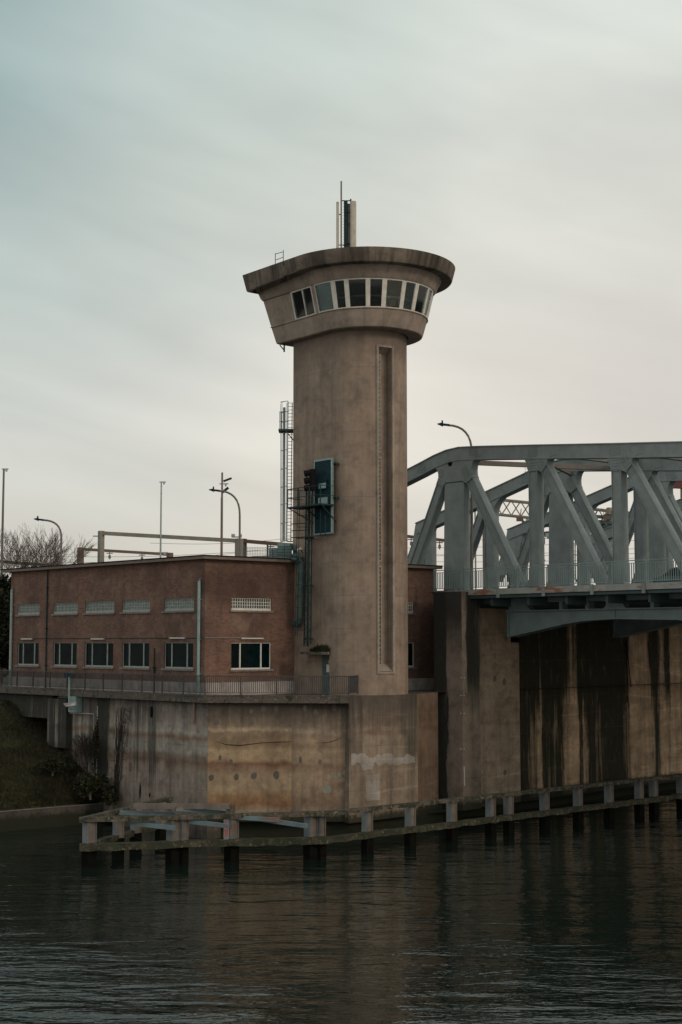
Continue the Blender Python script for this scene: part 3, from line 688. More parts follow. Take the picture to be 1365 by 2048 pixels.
# stair window slit: raised surround and glazed strips
dn = ((sa+sb)/2-TC).normalized(); dn = (dn*.45+ad*.55).normalized()
def v3(p, z): return Vector((p.x, p.y, z))
m = MB()
for p, tdir in ((sa, -1), (sb, 1)):
    w_ = (sb-sa).normalized()*tdir; m.hexa([v3(q, z) for z in (zs0-.12, zs1+.12) for q in (p-w_*.03+dn*.10, p+w_*.09+dn*.10, p+w_*.09-dn*.12, p-w_*.03-dn*.02)])
w_ = (sb-sa).normalized()
for z in (zs0-.12, zs1): m.hexa([v3(q, zz) for zz in (z, z+.12) for q in (sa+dn*.10, sb+dn*.10, sb-dn*.1, sa-dn*.1)])
m.out('slit_surround', M['cabin'], root)
ia, ib = sa-dn*.54, sb-dn*.54; iw = (ib-ia).length; FI = Frame(ia, ib-ia)
if FI.n.dot(dn) < 0: FI.n = -FI.n
def strip(v0, v1, light):
    a, b = .24, .58; z1, z0 = zf(v0, 82.6), zf(v1, 82.6); m = MB()
    FI.box(m, a, a+.05, z0, z1, 0, .05); FI.box(m, b-.05, b, z0, z1, 0, .05); FI.box(m, a+.05, b-.05, z0, z0+.08, 0, .05); FI.box(m, a+.05, b-.05, z1-.08, z1, 0, .05)
    FI.box(m, (a+b)/2-.017, (a+b)/2+.017, z0+.08, z1-.08, 0, .04)
    n = int((z1-z0)/.255)
    for k in range(1, n): z = z0+(z1-z0)*k/n; FI.box(m, a+.05, b-.05, z-.02, z+.02, 0, .035)
    f = m.out('stair_window', M['frame_t'], root); m = MB(); FI.box(m, a+.01, b-.01, z0+.01, z1-.01, -.02, .02); m.out('pane', M['gblock' if light else 'gblockd'], f)
strip(703, 906, True); strip(914, 1123, False); strip(1132, 1332, False)
# splayed sill and head of the slit
m = MB(); m.face([v3(ia, zs0+.45), v3(ib, zs0+.45), v3(sb+dn*.02, zs0+.02), v3(sa+dn*.02, zs0+.02)]); m.out('splayed_sill', M['cabin'], root); m = MB(); m.face([v3(ia, zs1-.3), v3(ib, zs1-.3), v3(sb, zs1), v3(sa, zs1)]); m.out('splayed_head', M['cabin'], root)
# doorway
m = MB(); FD.box(m, ds0-.30, ds1+.12, zd, zd+.16, -.1, .72); c = m.out('door_canopy', M['slab'], root)
m = MB()
for k in range(1500):
    s = ds0+.4+abs(random.gauss(.75,.42)); o_ = random.uniform(.02,.6)
    if s > ds1+.15: continue
    q = FD.w(s, zd+.16, o_); hh = max(0, .38-abs(s-ds0-1.25)*.33)*random.uniform(.3,1.1)+.03; an = random.uniform(0,6.28); d_ = Vector((math.cos(an),math.sin(an),0))*.03
    q.z += hh*random.uniform(0,.8); m.face([q-d_, q+d_, q+Vector((random.uniform(-.08,.08),random.uniform(-.06,.06),.08+hh*.3))])
tag(m.out('moss_clump', M['ivy']), 'dark moss and weeds growing on the small canopy over the tower door', 'moss', kind='stuff')
mid0, mid1 = ds0+.42, ds1-.42
m = MB(); FD.box(m, mid0+.02, mid1-.02, QZ+.0, zd-.02, -.45, -.36); dr = m.out('door', M['tealm'], root)
m = MB(); FD.box(m, mid0+.10, mid0+.16, QZ+1.05, QZ+1.12, -.36, -.29); m.out('handle', M['galv'], dr)
m = MB(); FD.box(m, mid0+.42, mid0+.72, QZ+1.28, QZ+1.72, -.36, -.355); m.out('notice', M['paper'], dr)
m = MB(); FD.box(m, mid0+.60, mid0+.80, QZ+1.80, QZ+1.98, -.36, -.355); m.out('sticker', M['orange'], dr)
# cabin ---------------------------------------------------------------
def cab(q, R, Lb, z):      # q<0: metres back along the left flat side; 0..pi round the nose; >pi: right flat side
    if q < 0: p = CC-bd*R+ad*q
    elif q <= math.pi: p = CC-bd*R*math.cos(q)+ad*R*math.sin(q)
    else: p = CC+bd*R-ad*(q-math.pi)
    return v3(p, z)
def ring(R, Lb, z, n=60, dz=0):
    return [cab(-Lb, R, Lb, z+dz)]+[cab(math.pi*i/n, R, Lb, z) for i in range(n+1)]+[cab(math.pi+Lb, R, Lb, z+dz)]
def loft(name, spec, mat, cap0=False, cap1=False, parent=root):
    m = MB(); rs = [ring(*k[:3], 60, k[3] if len(k) > 3 else 0) for k in spec]
    for a, b in zip(rs[:-1], rs[1:]):
        n = len(a)
        for i in range(n):
            j = (i+1) % n; x0 = i*.13; m.face([a[i], a[j], b[j], b[i]], [(x0,a[i].z),(x0+.13,a[i].z),(x0+.13,b[i].z),(x0,b[i].z)] if 0 < i < n-2 else None, 0 < i < n-2)
    if cap0: m.face(rs[0][::-1])
    if cap1: m.face(rs[-1])
    return m.out(name, mat, parent)
ZS, ZT = 29.83, 31.50; RS, RT = 3.55, 3.95; LS, LT = 4.98, 5.30
loft('cabin_parapet', [(2.4,4.2,28.80),(3.18,4.76,28.80),(3.26,4.81,28.84),(3.30,4.83,28.92),(3.55,4.97,29.80),(3.62,5.0,29.83),(3.58,4.98,29.9),(3.0,4.6,29.9)], M['cabin'])
loft('cabin_floor', [(2.9,4.5,29.2),(2.9,4.5,29.25)], M['dark'], True, True)
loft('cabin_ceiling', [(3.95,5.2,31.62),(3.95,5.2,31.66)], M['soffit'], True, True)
loft('cabin_cornice', [(3.7,5.1,31.50),(4.02,5.32,31.50),(4.12,5.36,31.62),(4.22,5.40,31.85),(4.36,5.45,32.10),(4.5,5.5,32.26)], M['cabin'])
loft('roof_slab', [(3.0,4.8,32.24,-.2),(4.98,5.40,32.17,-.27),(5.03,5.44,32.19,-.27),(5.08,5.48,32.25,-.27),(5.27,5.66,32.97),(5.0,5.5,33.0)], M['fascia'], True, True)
# solid wall beside the windows
def qf(u, z, R):       # outline parameter seen at column u
    best = None
    for i in range(-560, 1560):
        q = i*.01 if i < 0 else i*.002
        p = cab(q, R, 0, z); dd = p.y*CT+(z-EYE)*ST; e_ = abs(682.5+F*p.x/dd-u)
        if q > 2.2: break
        if best is None or e_ < best[0]: best = (e_, q)
    return best[1]
def cabseg(m, qa, qb, za, zb, o0, o1, n=1):   # curved block between two outline parameters
    for k in range(n):
        a, b = qa+(qb-qa)*k/n, qa+(qb-qa)*(k+1)/n; V = []
        for z in (za, zb):
            f = (z-ZS)/(ZT-ZS); R = RS+(RT-RS)*f; Lb = LS+(LT-LS)*f
            V += [cab(a if a > -LS+.05 else -Lb, R+o1, Lb, z), cab(b if b < math.pi+LS-.05 else math.pi+Lb, R+o1, Lb, z), cab(b if b < math.pi+LS-.05 else math.pi+Lb, R+o0, Lb, z), cab(a if a > -LS+.05 else -Lb, R+o0, Lb, z)]
        m.hexa(V)
q1a, q1b = qf(587, 30.7, 3.75), qf(628, 30.7, 3.75)
q2 = qf(634, 30.7, 3.75)
m = MB(); cabseg(m, -LS, q1a, ZS, ZT, -.2, 0.0)
m.face([cab(-LS,RS,LS,ZS), cab(math.pi+LS,RS,LS,ZS), cab(math.pi+LT,RT,LT,ZT), cab(-LT,RT,LT,ZT)])
m.out('cabin_wall', M['cabin'], root)
m = MB(); cabseg(m, q1b, q2, ZS, ZT, -.2, .02); m.out('window_pier', M['cabin'], root)
def cwin(qa, qb, thick, n=3, mull=None):
    m = MB(); W = (qb-qa)*(1 if qb <= 0 else 3.75); t = thick/(1 if qb <= 0 else 3.75)
    cabseg(m, qa, qb, ZS, ZS+.09, -.10, .03, n); cabseg(m, qa, qb, ZT-.07, ZT, -.10, .03, n)
    cabseg(m, qa, qa+t, ZS+.09, ZT-.07, -.10, .035); cabseg(m, qb-t, qb, ZS+.09, ZT-.07, -.10, .035)
    if mull: c = qa+(qb-qa)*mull; cabseg(m, c-t*.4, c+t*.4, ZS+.09, ZT-.07, -.1, .03)
    f = m.out('window', M['frame_l'], root); m = MB(); cabseg(m, qa+t*.5, qb-t*.5, ZS+.05, ZT-.04, -.05, -.03, 1); m.out('pane', M['tglass'], f); return f
cwin(q1a, q1b, .07, 1, .55)
us = [634, 667, 697, 734, 771, 804, 832, 852, 864]
th_ = [.07, .20, .06, .20, .06, .20, .08, .12]
qs = [qf(u, 30.7, 3.76) for u in us]
qs[-1] = qs[-2]+.24
for i, (a, b) in enumerate(zip(qs[:-1], qs[1:])): cwin(a, b, th_[i])
q = qs[-1]
while q < math.pi-.2: cwin(q, q+.28, .08, 1); q += .28
cwin(q, math.pi+1.5, .08, 1); cwin(math.pi+1.5, math.pi+3.0, .08, 1)
m = MB(); cabseg(m, math.pi+3.0, math.pi+LS, ZS, ZT, -.2, 0); m.out('cabin_wall', M['cabin'], root)
# control desk, lamp strips and inner core seen through the glass
m = MB()
for k in range(18):
    a, b = .15+k*.14, .15+(k+1)*.14
    m.hexa([cab(a,2.9,0,29.25),cab(b,2.9,0,29.25),cab(b,2.1,0,29.25),cab(a,2.1,0,29.25),cab(a,3.0,0,30.12),cab(b,3.0,0,30.12),cab(b,2.1,0,30.22),cab(a,2.1,0,30.22)])
m.out('control_desk', M['soffit'], root)
m = MB(); m.box((CC.x-1.2, CC.y+1.6, 30.4), (2.0, 1.6, 2.3), .68); m.out('inner_core', M['dark'], root)
m = MB()
for k in range(14):
    a, b = .3+k*.15, .3+(k+1)*.15; m.hexa([cab(a,3.15,0,30.62),cab(b,3.15,0,30.62),cab(b,3.05,0,30.62),cab(a,3.05,0,30.62),cab(a,3.15,0,30.70),cab(b,3.15,0,30.70),cab(b,3.05,0,30.70),cab(a,3.05,0,30.70)])
m.out('inner_handrail', M['frame_l'], root)
for x, y in ((1.0, 82.6), (3.0, 82.5), (3.9, 84.4)):
    m = MB(); m.box((x, y, 30.55), (.5, .12, .4), .3); m.box((x, y+.1, 30.3), (.1, .1, .3), .3); m.out('monitor', M['dark'], root)
for z in (29.83,):
    pass
# panel joints on the concrete of the cabin
m = MB(); a = cab(-LT-.0, RT+.004, LT, ZT-.02); b = cab(q1a-.05, RT+.004, LT, ZT-.02); m.beam(a, b, .03, .02); a = cab(-LS+.02, RS+.006, LS, ZS); b = cab(q1a-.05, RS+.006, LS, ZS); m.beam(a, b, .03, .02)
m.out('panel_joint', M['soffit'], root)
# roof hoop ladder and bracket under the cabin
pL = atZ(551, 527, 33.0); pR = atZ(567, 521, 33.0); t = .8
m = MB(); hgt = .62
for p in (pL, pR): m.tube([p-Vector((0,0,.3)), p+Vector((0,0,hgt))], .022, 5)
m.tube([pL+Vector((0,0,hgt-.05)), pR+Vector((0,0,hgt-.1))], .02, 5); m.tube([pL+Vector((0,0,.2)), pR+Vector((0,0,.2))], .02, 5)
m.out('roof_ladder_hoop', M['iron'], root)
m = MB(); a = cab(-4.4, 3.0, 0, 28.8); m.beam(a, a+Vector((0,0,-.5)), .07); m.beam(a+ad.to_3d()*-.45+Vector((0,0,0)), a+Vector((0,0,-.4)), .05); m.out('bracket', M['iron'], root)

# ------------------------------------------------------------------ antennas on the roof
root = thing('antenna_mast', 'cluster of slim telecom antennas and a climbing pole on the tower roof', 'antenna', (.6, 83.2, 32.99))
RZ = 33.0; AY = 83.2
def az(v, Y=AY): return zf(v, Y)
def ax(u, v, Y=AY): return atY(u, v, Y)[0]
m = MB(); m.tube([(ax(692,450), AY, RZ), (ax(692,450), AY, az(402))], .115, 10)
for v in range(408, 494, 6): m.beam((ax(687,450), AY-.05, az(v)), (ax(697.5,450), AY-.05, az(v)), .025)
m.out('climbing_pole', M['iron'], root)
m = MB(); m.tube([(ax(683,430), AY-.15, RZ), (ax(683,430), AY-.15, az(364))], .05, 8); m.out('whip_antenna', M['mast'], root)
def pant(u0, u1, v0, mat, dy, name):
    m = MB(); x0, x1 = ax(u0,450), ax(u1,450); c = ((x0+x1)/2); r = (x1-x0)/2; P = [(c+r*math.cos(a)*(1), AY+dy+r*.8*math.sin(a)) for a in [2*math.pi*k/12 for k in range(12)]]
    m.prism(P, RZ+.12, az(v0), smooth=range(12)); m.out(name, mat, root)
pant(673, 678.5, 405, M['beigep'], -.1, 'panel_antenna'); pant(700.5, 713, 404, M['beigep'], -.1, 'panel_antenna'); pant(695, 701.5, 407, M['mast'], .1, 'panel_antenna')
m = MB()
for v, a, b in ((402.5,683,702),(430,677,684),(491,677,690),(425,692,700),(448,692,700),(488,692,706)): m.beam((ax(a,v), AY-.1, az(v)), (ax(b,v), AY-.1, az(v)), .05)
m.tube([(ax(702,400), AY, az(406)), (ax(702,400), AY, az(398))], .05, 6); m.out('clamps', M['iron'], root)

# ------------------------------------------------------------------ caged ladder on the tower's rear side
REAR = TC-bd*TR-ad*TL
root = thing('caged_ladder', 'tall grey caged ladder with a small platform on the far left side of the tower', 'ladder', (REAR.x-.5, REAR.y+.4, 15.6))
CYL = 86.3
def lx(u, v, Y=CYL): return atY(u, v, Y)[0]
def P3(u, v, Y=CYL): return atY(u, v, Y)
m = MB()
m.tube([P3(574,1083), P3(576.5,803)], .035, 6); m.tube([P3(582,1083,86.6), P3(585,806,86.6)], .03, 6)
for v in range(806, 1082, 7): m.beam(P3(574+(1083-v)*.009,v), P3(584+(1083-v)*.009,v,86.6), .028)
m.out('ladder', M['galv'], root)
m = MB()
m.tube([P3(561.5,1083), P3(562,808)], .018, 5); m.tube([P3(563,1083,86.9), P3(564.5,806,86.9)], .018, 5); m.tube([P3(572,1083,85.9), P3(574,806,85.9)], .018, 5)
for v in (803,824,843,900,937,973,1008,1046,1082):
    m.tube([P3(576,v-1), P3(570,v,85.8), P3(562,v+2,86.0), P3(562,v+1,86.7), P3(575,v-1,87.2)], .02, 5)
m.out('safety_cage', M['galv'], root)
m = MB(); m.tube([P3(567.5,1083,86.5), P3(569,815,86.5)], .085, 8); m.out('riser_pipe', M['galv'], root)
m = MB()
a = P3(558,862); b = P3(590,862,86.3); m.box(((a.x+b.x)/2, 86.3, a.z), (b.x-a.x, 1.2, .10)); m.beam(P3(577,868), P3(590,884), .06); m.beam(P3(575,1083), P3(590,1083), .06)
for u in (560,563,576): m.tube([P3(u,862), P3(u,824)], .02, 5)
m.tube([P3(559,824), P3(578,823)], .022, 5); m.tube([P3(559,843), P3(578,843)], .02, 5)
m.out('platform', M['duct'], root)

# ------------------------------------------------------------------ signal board on the tower
root = thing('signal_board', 'tall dark teal rectangular board with pale rim fixed to the tower shaft', 'signal board', tuple(FD.w(TL, 17, .35)))
OB = .42
s0, zt0 = FD.pix(629, 921, OB); s1, zt1 = FD.pix(664.5, 915, OB); zb0 = FD.pix(629.5, 1070, OB)[1]
m = MB(); FD.box(m, s0, s1, zb0, zt0, OB-.10, OB); m.out('board', M['teal'], root)
m = MB()
for q in ((s0,s0+.07,zb0,zt0),(s1-.07,s1,zb0,zt0),(s0+.07,s1-.07,zt0-.10,zt0),(s0+.07,s1-.07,zb0,zb0+.06)): FD.box(m, *q, OB-.12, OB+.03)
m.out('rim', M['hvac'], root)
for vv in (968, 1003):
    a, b = s0+(s1-s0)*.30, s0+(s1-s0)*.78; z0 = FD.pix(645, vv, OB)[1]; m = MB(); FD.box(m, a, b, z0-.33, z0+.22, OB+.0, OB+.10); f = m.out('lamp_box', M['teal' if vv == 968 else 'hvac'], root)
    m = MB(); FD.box(m, a+.08, b-.08, z0-.28, z0+.02, OB+.10, OB+.13); m.out('lens', M['hvac'], f)
for vv in (927, 995):
    z0 = FD.pix(664, vv, OB)[1]; m = MB(); FD.box(m, s1-.1, s1+.05, z0-.06, z0+.06, OB-.5, OB-.1); m.tube([FD.w(s1+.05,z0,OB-.2), FD.w(s1+.16,z0,OB-.2)], .07, 6); m.out('wall_bracket', M['iron'], root)
# ------------------------------------------------------------------ lattice service ladder with its cage and platform
root = thing('service_ladder', 'dark lattice service ladder with cage and railed platform climbing the tower beside the signal board', 'ladder', tuple(FD.w(1.5, 10.3, .6)))
OL = .75
def Q(u, v, o=OL): s, z = FD.pix(u, v, o); return FD.w(s, z, o)
m = MB()
def up(u0, v0, u1, v1, r, o=OL, mm=None): (mm or m).beam(Q(u0,v0,o), Q(u1,v1,o), r)
up(614,942,608.5,1293,.055); up(619,975,616,1293,.10); up(625.5,950,622,1290,.05, .45)
for v in range(950, 1290, 5): x = (v-942)*.0155; up(614-x,v,618.5-x*.6,v,.022)
m.out('mast_rails', M['iron'], root)
m = MB()
for k, v in enumerate(range(948, 1285, 13)): x = (v-942)*.012; a, b = (618-x, 625-x) if k % 2 else (625-x, 618-x); m.beam(Q(a,v,.6), Q(b,v+13,.5), .02)
for k, v in enumerate(range(948, 1285, 9)): x = (v-942)*.015; a, b = (609.5+4-x, 616+2-x) if k % 2 else (616+2-x, 609.5+4-x); m.beam(Q(a,v), Q(b,v+9), .016)
m.out('lattice', M['iron'], root)
for v in (1076, 1171, 1278):
    m = MB(); x = (v-942)*.012; m.beam(Q(613-x,v,OL), Q(630-x,v,.3), .10); m.beam(Q(613-x,v,OL), Q(613-x,v,.0), .06); m.beam(Q(627-x,v,.3), Q(627-x,v,.0), .06); m.out('wall_clamp', M['iron'], root)
m = MB()
up(596,977,591,1272,.03,1.3); up(600,980,595,1272,.03,1.3)
for k, v in enumerate([1008+23.0*i for i in range(12)]):
    x = (v-977)*.017; m.beam(Q(596-x,v,1.3), Q(616-x,v,OL), .035); m.beam(Q(596-x,v,1.3), Q(598-x,v,.5), .03)
m.out('cage', M['iron'], root)
m = MB()
def sz(u, v, o): return FD.pix(u, v, o)
zpl = FD.pix(620,1013,1.0)[1]
sp0, sp1 = FD.pix(588,1013,1.0)[0], FD.pix(663,1013,1.0)[0]
sp1 = min(sp1, TL+1.0)
FD.box(m, sp0, sp1, zpl-.05, zpl+.05, .35, 1.45); f = m.out('platform', M['iron'], root)
m = MB()
for s in (sp0, (sp0*2+sp1)/3, (sp0+2*sp1)/3, sp1):
    m.beam(FD.w(s,zpl,1.45), FD.w(s,zpl+1.1,1.45), .045)
for h in (.55, 1.1): m.beam(FD.w(sp0,zpl+h,1.45), FD.w(sp1,zpl+h,1.45), .04); m.beam(FD.w(sp0,zpl+h,1.45), FD.w(sp0,zpl+h,.3), .04); m.beam(FD.w(sp1,zpl+h,1.45), FD.w(sp1,zpl+h,.3), .04)
m.out('guard_rail', M['iron'], root)
m = MB()
m.beam(FD.w(sp0,zpl,1.4), FD.w(sp0+.9,zpl-.95,.05), .06); m.beam(FD.w(sp1,zpl,1.4), FD.w(sp1-.3,zpl-.95,.05), .06); m.beam(FD.w((sp0+sp1)/2,zpl,1.4), FD.w((sp0+sp1)/2,zpl-.95,.05), .06)
for dz_ in (.95, 1.35, 1.75): m.beam(FD.w(sp0+.1,zpl-dz_,1.3), FD.w(sp0+1.2,zpl-dz_,.9), .05); 
m.beam(FD.w(sp0+.1,zpl-1.75,.9), FD.w(sp1,zpl-1.75,.9), .05); m.beam(FD.w(sp1-.25,zpl-.6,.9), FD.w(sp1-.25,zpl-1.75,.9), .04); m.beam(FD.w(sp1-.7,zpl-.2,.9), FD.w(sp1-.7,zpl-1.75,.9), .04)
m.out('platform_struts', M['iron'], root)
# ------------------------------------------------------------------ traffic light for ships
root = thing('ship_signal_light', 'black three-lamp signal light with hoods mounted in front of the teal board', 'signal light', tuple(Q(622,976,.95)))
c = Q(625.5, 957, .8); m = MB()
FS = Frame((c.x, c.y), ad); FS.n = -bd
FS.box(m, -.17, .17, c.z-.72, c.z+.55, -.12, .12); m.out('housing', M['black'], root)
hd = (-bd*.9-ad*.9).normalized()
for k, dzz in enumerate((.36, -.08, -.52)):
    a = Vector((c.x, c.y, c.z+dzz))+(-ad*.14).to_3d(); m = MB(); m.tube([a, a+(hd*.40).to_3d()+Vector((0,0,-.05))], [.17,.185], 10, False); h_ = m.out('hood', M['black'], root)
    m = MB(); m.tube([a+(hd*.02).to_3d(), a+(hd*.05).to_3d()], .15, 10); m.out('lens', M['red' if k == 1 else 'dark'], h_)
m = MB(); m.beam(Q(626,975,.8), Q(624,1010,.8), .08); m.out('stem', M['iron'], root)
# duct pipe, small cctv camera and box
root = thing('cooling_duct', 'teal green pipe bending down the tower wall beside the brick building', 'pipe', tuple(Q(600,1250,.2)))
m = MB(); m.tube([Q(588,1112,.3), Q(597,1112,.3), Q(602,1116,.3), Q(602.5,1128,.3), Q(600,1236,.3), Q(599,1244,.3), Q(595,1248,.3), Q(588,1248,.3)], .17, 10); m.out('pipe', M['duct'], root)
m = MB(); m.tube([Q(586,1118,.55), Q(597,1120,.5)], .12, 8); m.out('pipe_stub', M['duct'], root)
m = MB(); m.beam(Q(584,1110,.5), Q(606,1113,.5), .10); m.beam(Q(586,1244,.3), Q(592,1245,.3), .3, .12); m.out('flange', M['duct'], root)
root = thing('security_camera', 'small pale security camera on a bracket at the left edge of the tower', 'camera', tuple(Q(598,1104,.3)))
m = MB(); m.tube([Q(596,1101,.5), Q(604,1097,.4)], .10, 8); m.out('camera_body', M['frame_l'], root); m = MB(); m.beam(Q(603,1098,.4), Q(605,1106,.02), .05); m.out('bracket', M['iron'], root)
m = MB(); a = Q(584.5,1101,.1); b = Q(590,1090,.1); FD.box(m, FD.pix(585,1095,.1)[0], FD.pix(591,1095,.1)[0], min(a.z,b.z), max(a.z,b.z)-.0, .02, .16)
tag(m.out('junction_box', M['hvac'], None), 'small pale grey junction box at the left edge of the tower above the camera', 'junction box')

# ------------------------------------------------------------------ plant on the flat roof
RFZ = EZ+.17
def roofbox(u0, u1, vt, Y, mat, name, label, cat, dep=1.2, fins=True, vb=1121):
    a = atY(u0, vb, Y); b = atY(u1, vb, Y); zt = atY(u0, vt, Y)[2]; t = thing(name, label, cat, ((a.x+b.x)/2, Y, RFZ))
    m = MB(); m.box(((a.x+b.x)/2, Y+dep/2, (RFZ+zt)/2), (b.x-a.x, dep, zt-RFZ)); m.out('casing', mat, t)
    if fins:
        m = MB(); W = b.x-a.x; m.box((a.x+W/2, Y-.012, (RFZ+zt)/2), (.035, .02, zt-RFZ-.1))
        for k in range(4): m.box((a.x+W*.5, Y-.01, RFZ+.25+k*(zt-RFZ-.4)/3.3), (W*.92, .016, .03))
        m.out('louvres', M['duct'], t)
    return t
roofbox(555, 583, 1086, 84.9, M['hvac'], 'air_conditioning_unit', 'large pale green cabinet on the flat roof next to the tower', 'roof cabinet')
roofbox(538, 554.2, 1095.5, 85.6, M['galv'], 'air_conditioning_unit', 'smaller grey cabinet on the flat roof left of the pale green one', 'roof cabinet', fins=True)
m = MB(); a = atY(526,1117,86.5); m.tube([(a.x-.35,86.5,RFZ+.0),(a.x-.35,86.5,RFZ+.32)], .32, 12); m.box((a.x+.15,86.5,RFZ+.16),(.7,.5,.3)); tag(m.out('roof_ventilator', M['galv']), 'low round grey roof ventilator behind the wire fence', 'ventilator')
t = thing('mesh_fence', 'green wire mesh fence standing on the flat roof', 'fence', tuple(Vector((-4.5,84.6,RFZ))))
fp = [atY(489,1117,84.4), atY(535.5,1120,84.7), atY(582,1122,84.7)]
tops = [1093, 1090, 1087]
for p, v in zip(fp, tops):
    m = MB(); m.box((p.x, p.y, (RFZ+zf(v,p.y))/2), (.11, .08, zf(v,p.y)-RFZ)); m.out('post', M['tealm'] if False else M['duct'], t)
for a, b, v in ((fp[0],fp[1],1094),(fp[1],fp[2],1092)):
    m = MB(); zt = zf(v, a.y); n = 14
    for k in range(n): x = a.x+(b.x-a.x)*k/n; m.beam((x,a.y,RFZ+.05),(x,a.y,zt),.012)
    for k in range(8): z = RFZ+.1+(zt-RFZ-.12)*k/7; m.beam((a.x,a.y,z),(b.x,a.y,z),.016)
    m.out('wire_panel', M['duct'], t)

# ------------------------------------------------------------------ quay railing
def railing(name, label, cat, pts, z0, h, mat, post_sp, bar_sp, br=.016, pr=.05, bottom=.10, group=None, mid=False):
    r0 = thing(name, label, cat, (pts[0][0], pts[0][1], z0), group)
    for p, q in zip(pts[:-1], pts[1:]):
        p = Vector(p[:2]); q = Vector(q[:2]); l = (q-p).length; n = max(1, round(l/post_sp))
        for k in range(n+1 if q == Vector(pts[-1][:2]) else n):
            c = p.lerp(q, k/n); m = MB(); m.beam((c.x,c.y,z0),(c.x,c.y,z0+h-.02), pr); m.out('post', mat, r0)
        m = MB(); m.beam((p.x,p.y,z0+h),(q.x,q.y,z0+h), .055); m.beam((p.x,p.y,z0+bottom),(q.x,q.y,z0+bottom), .035)
        if mid: m.beam((p.x,p.y,z0+h-.14),(q.x,q.y,z0+h-.14), .035)
        m.out('handrail', mat, r0)
        for k in range(n):
            a, b = p.lerp(q, k/n), p.lerp(q, (k+1)/n); nb = max(2, round((b-a).length/bar_sp)); m = MB()
            for j in range(1, nb): c = a.lerp(b, j/nb); m.beam((c.x,c.y,z0+bottom),(c.x,c.y,z0+h-(.14 if mid else 0)), br*2)
            m.out('baluster_panel', mat, r0)
    return r0
rz = QZ+.1
railing('quay_railing', 'dull brown grey metal railing with thin bars along the quay ledge', 'railing', [FL.w(34,0,-.12), FL.w(0,0,-.12), (.42,79.33), (.95,80.9)], rz, 1.03, M['rail_q'], 2.05, .115, .013, .06)
m = MB(); a = FL.w(0,0,-.12); m.beam((a.x+.5,a.y-.08,rz+1.05),(a.x+1.3,a.y-.12,rz+1.05),.05,.03)
# pole-mounted flood light hanging below the ledge, cabinet and pipes
rt = thing('flood_light', 'pale pole with a downward flood light hanging over the ledge edge on the left', 'lamp', tuple(FL.w(FL.pix(139,1380)[0],QZ,.15)))
def FLq(u, v, o=.2): s, z = FL.pix(u, v, o); return FL.w(s, z, o)
m = MB(); m.tube([FLq(139,1354), FLq(138.5,1408)], .055, 8); m.out('pole', M['hvac'], rt)
m = MB(); a = FLq(151,1406,.6); b = FLq(127,1407,.6); m.hexa([b+Vector((.15,0,-.2)), a+Vector((0,0,-.14)), a+Vector((0,.4,-.14)), b+Vector((.15,.4,-.2)), b, a+Vector((0,0,.05)), a+Vector((0,.4,.05)), b+Vector((0,.4,0))]); m.out('lamp_head', M['frame_l'], rt)
m = MB(); m.beam(FLq(139,1408,.2), FLq(140,1416,.3), .05); m.beam(FLq(140,1416,.3), FLq(142,1419,.0), .05); m.out('bracket', M['galv'], rt)
m = MB(); m.beam(FLq(130,1351,.2), FLq(137,1351,.2), .05, .30); m.beam(FLq(138,1351,.2), FLq(149,1352,.2), .05, .26); m.out('control_box', M['iron'], rt)
m = MB(); a = FW1.pix(152.5,1388,.35); b = FW1.pix(137,1424,.35); FW1.box(m, a[0], b[0], b[1], a[1], -.1, .35)
tag(m.out('wall_cabinet', M['hvac']), 'grey green cabinet fixed to the dark wall behind the flood light', 'cabinet')
t = thing('wall_pipes', 'thin pale pipes running across and down the dark wall at the left', 'pipe', tuple(FW1.w(FW1.pix(188,1500)[0], 3, .1)))
def Wq(u, v, o=.14): s, z = FW1.pix(u, v, o); return FW1.w(s, z, o)
for pts in ([(140,1426),(188,1428),(188,1460)], [(187,1480),(187,1535)], [(195.5,1412),(195,1470)], [(194.5,1480),(194,1530),(192,1560)], [(203,1552),(222,1554)]):
    m = MB(); m.tube([Wq(u,v,.3 if u < 150 else .14) for u, v in pts], .03, 5); m.out('pipe', M['galv'], t)

# ------------------------------------------------------------------ bridge abutment
root = thing('bridge_abutment', 'tall dark-streaked concrete abutment and wall under the steel bridge', 'abutment', (12, 92, 0))
AW = Frame((7.4, 87.5), (.70, .714)); AW.n = Vector((AW.d.y, -AW.d.x))
PT = 13.72
sp = lambda x, y, o=0: AW.pix(820+x/2.505, 1140+y/2.505, o)[0]
wt = .8
mpl = concrete('pillar concrete left face', (.215,.165,.13), .25, .35, (.03,.028,.026), lines=2.35, wet=wt, stops=[(-2,.0),(-1.0,.05),(-.92,.1),(-.75,.95),(0,.95)], srange=(-2.6,.2), topz=None)
lf = Vector((-.64,.77)).normalized(); 
A0 = Vector((7.4,87.5)); A1 = A0+Vector((-.84,.54)).normalized()*1.95
def quad(name, p, q, z0, z1, mat, u0, u1):
    m = MB(); m.face([(p[0],p[1],z0),(q[0],q[1],z0),(q[0],q[1],z1),(p[0],p[1],z1)], [(u0,z0),(u1,z0),(u1,z1),(u0,z1)]); return m
stp = lambda L_: [(a, b) for a, b in L_]
M['pil1'] = concrete('pillar concrete left face', (.24,.19,.155), .25, .3, (.022,.021,.02), lines=2.35, wet=wt, stops=[(0,1),(.75,1),(.95,.3),(1.15,.05),(1.7,.0),(2.0,.1)], srange=(0,2.0), topz=(9.8,13.0,1.5,.92), dstr=.97)
M['pil2'] = concrete('pillar concrete right face', (.26,.205,.16), .25, .3, (.022,.021,.02), lines=2.35, wet=wt, stops=[(0,0),(.3,.0),(.5,.9),(1.5,.7),(1.8,.5)], srange=(0,1.9), topd=(6.0,10.5,.12), topz=(12.5,14.5,1.0,.8), dstr=.95)
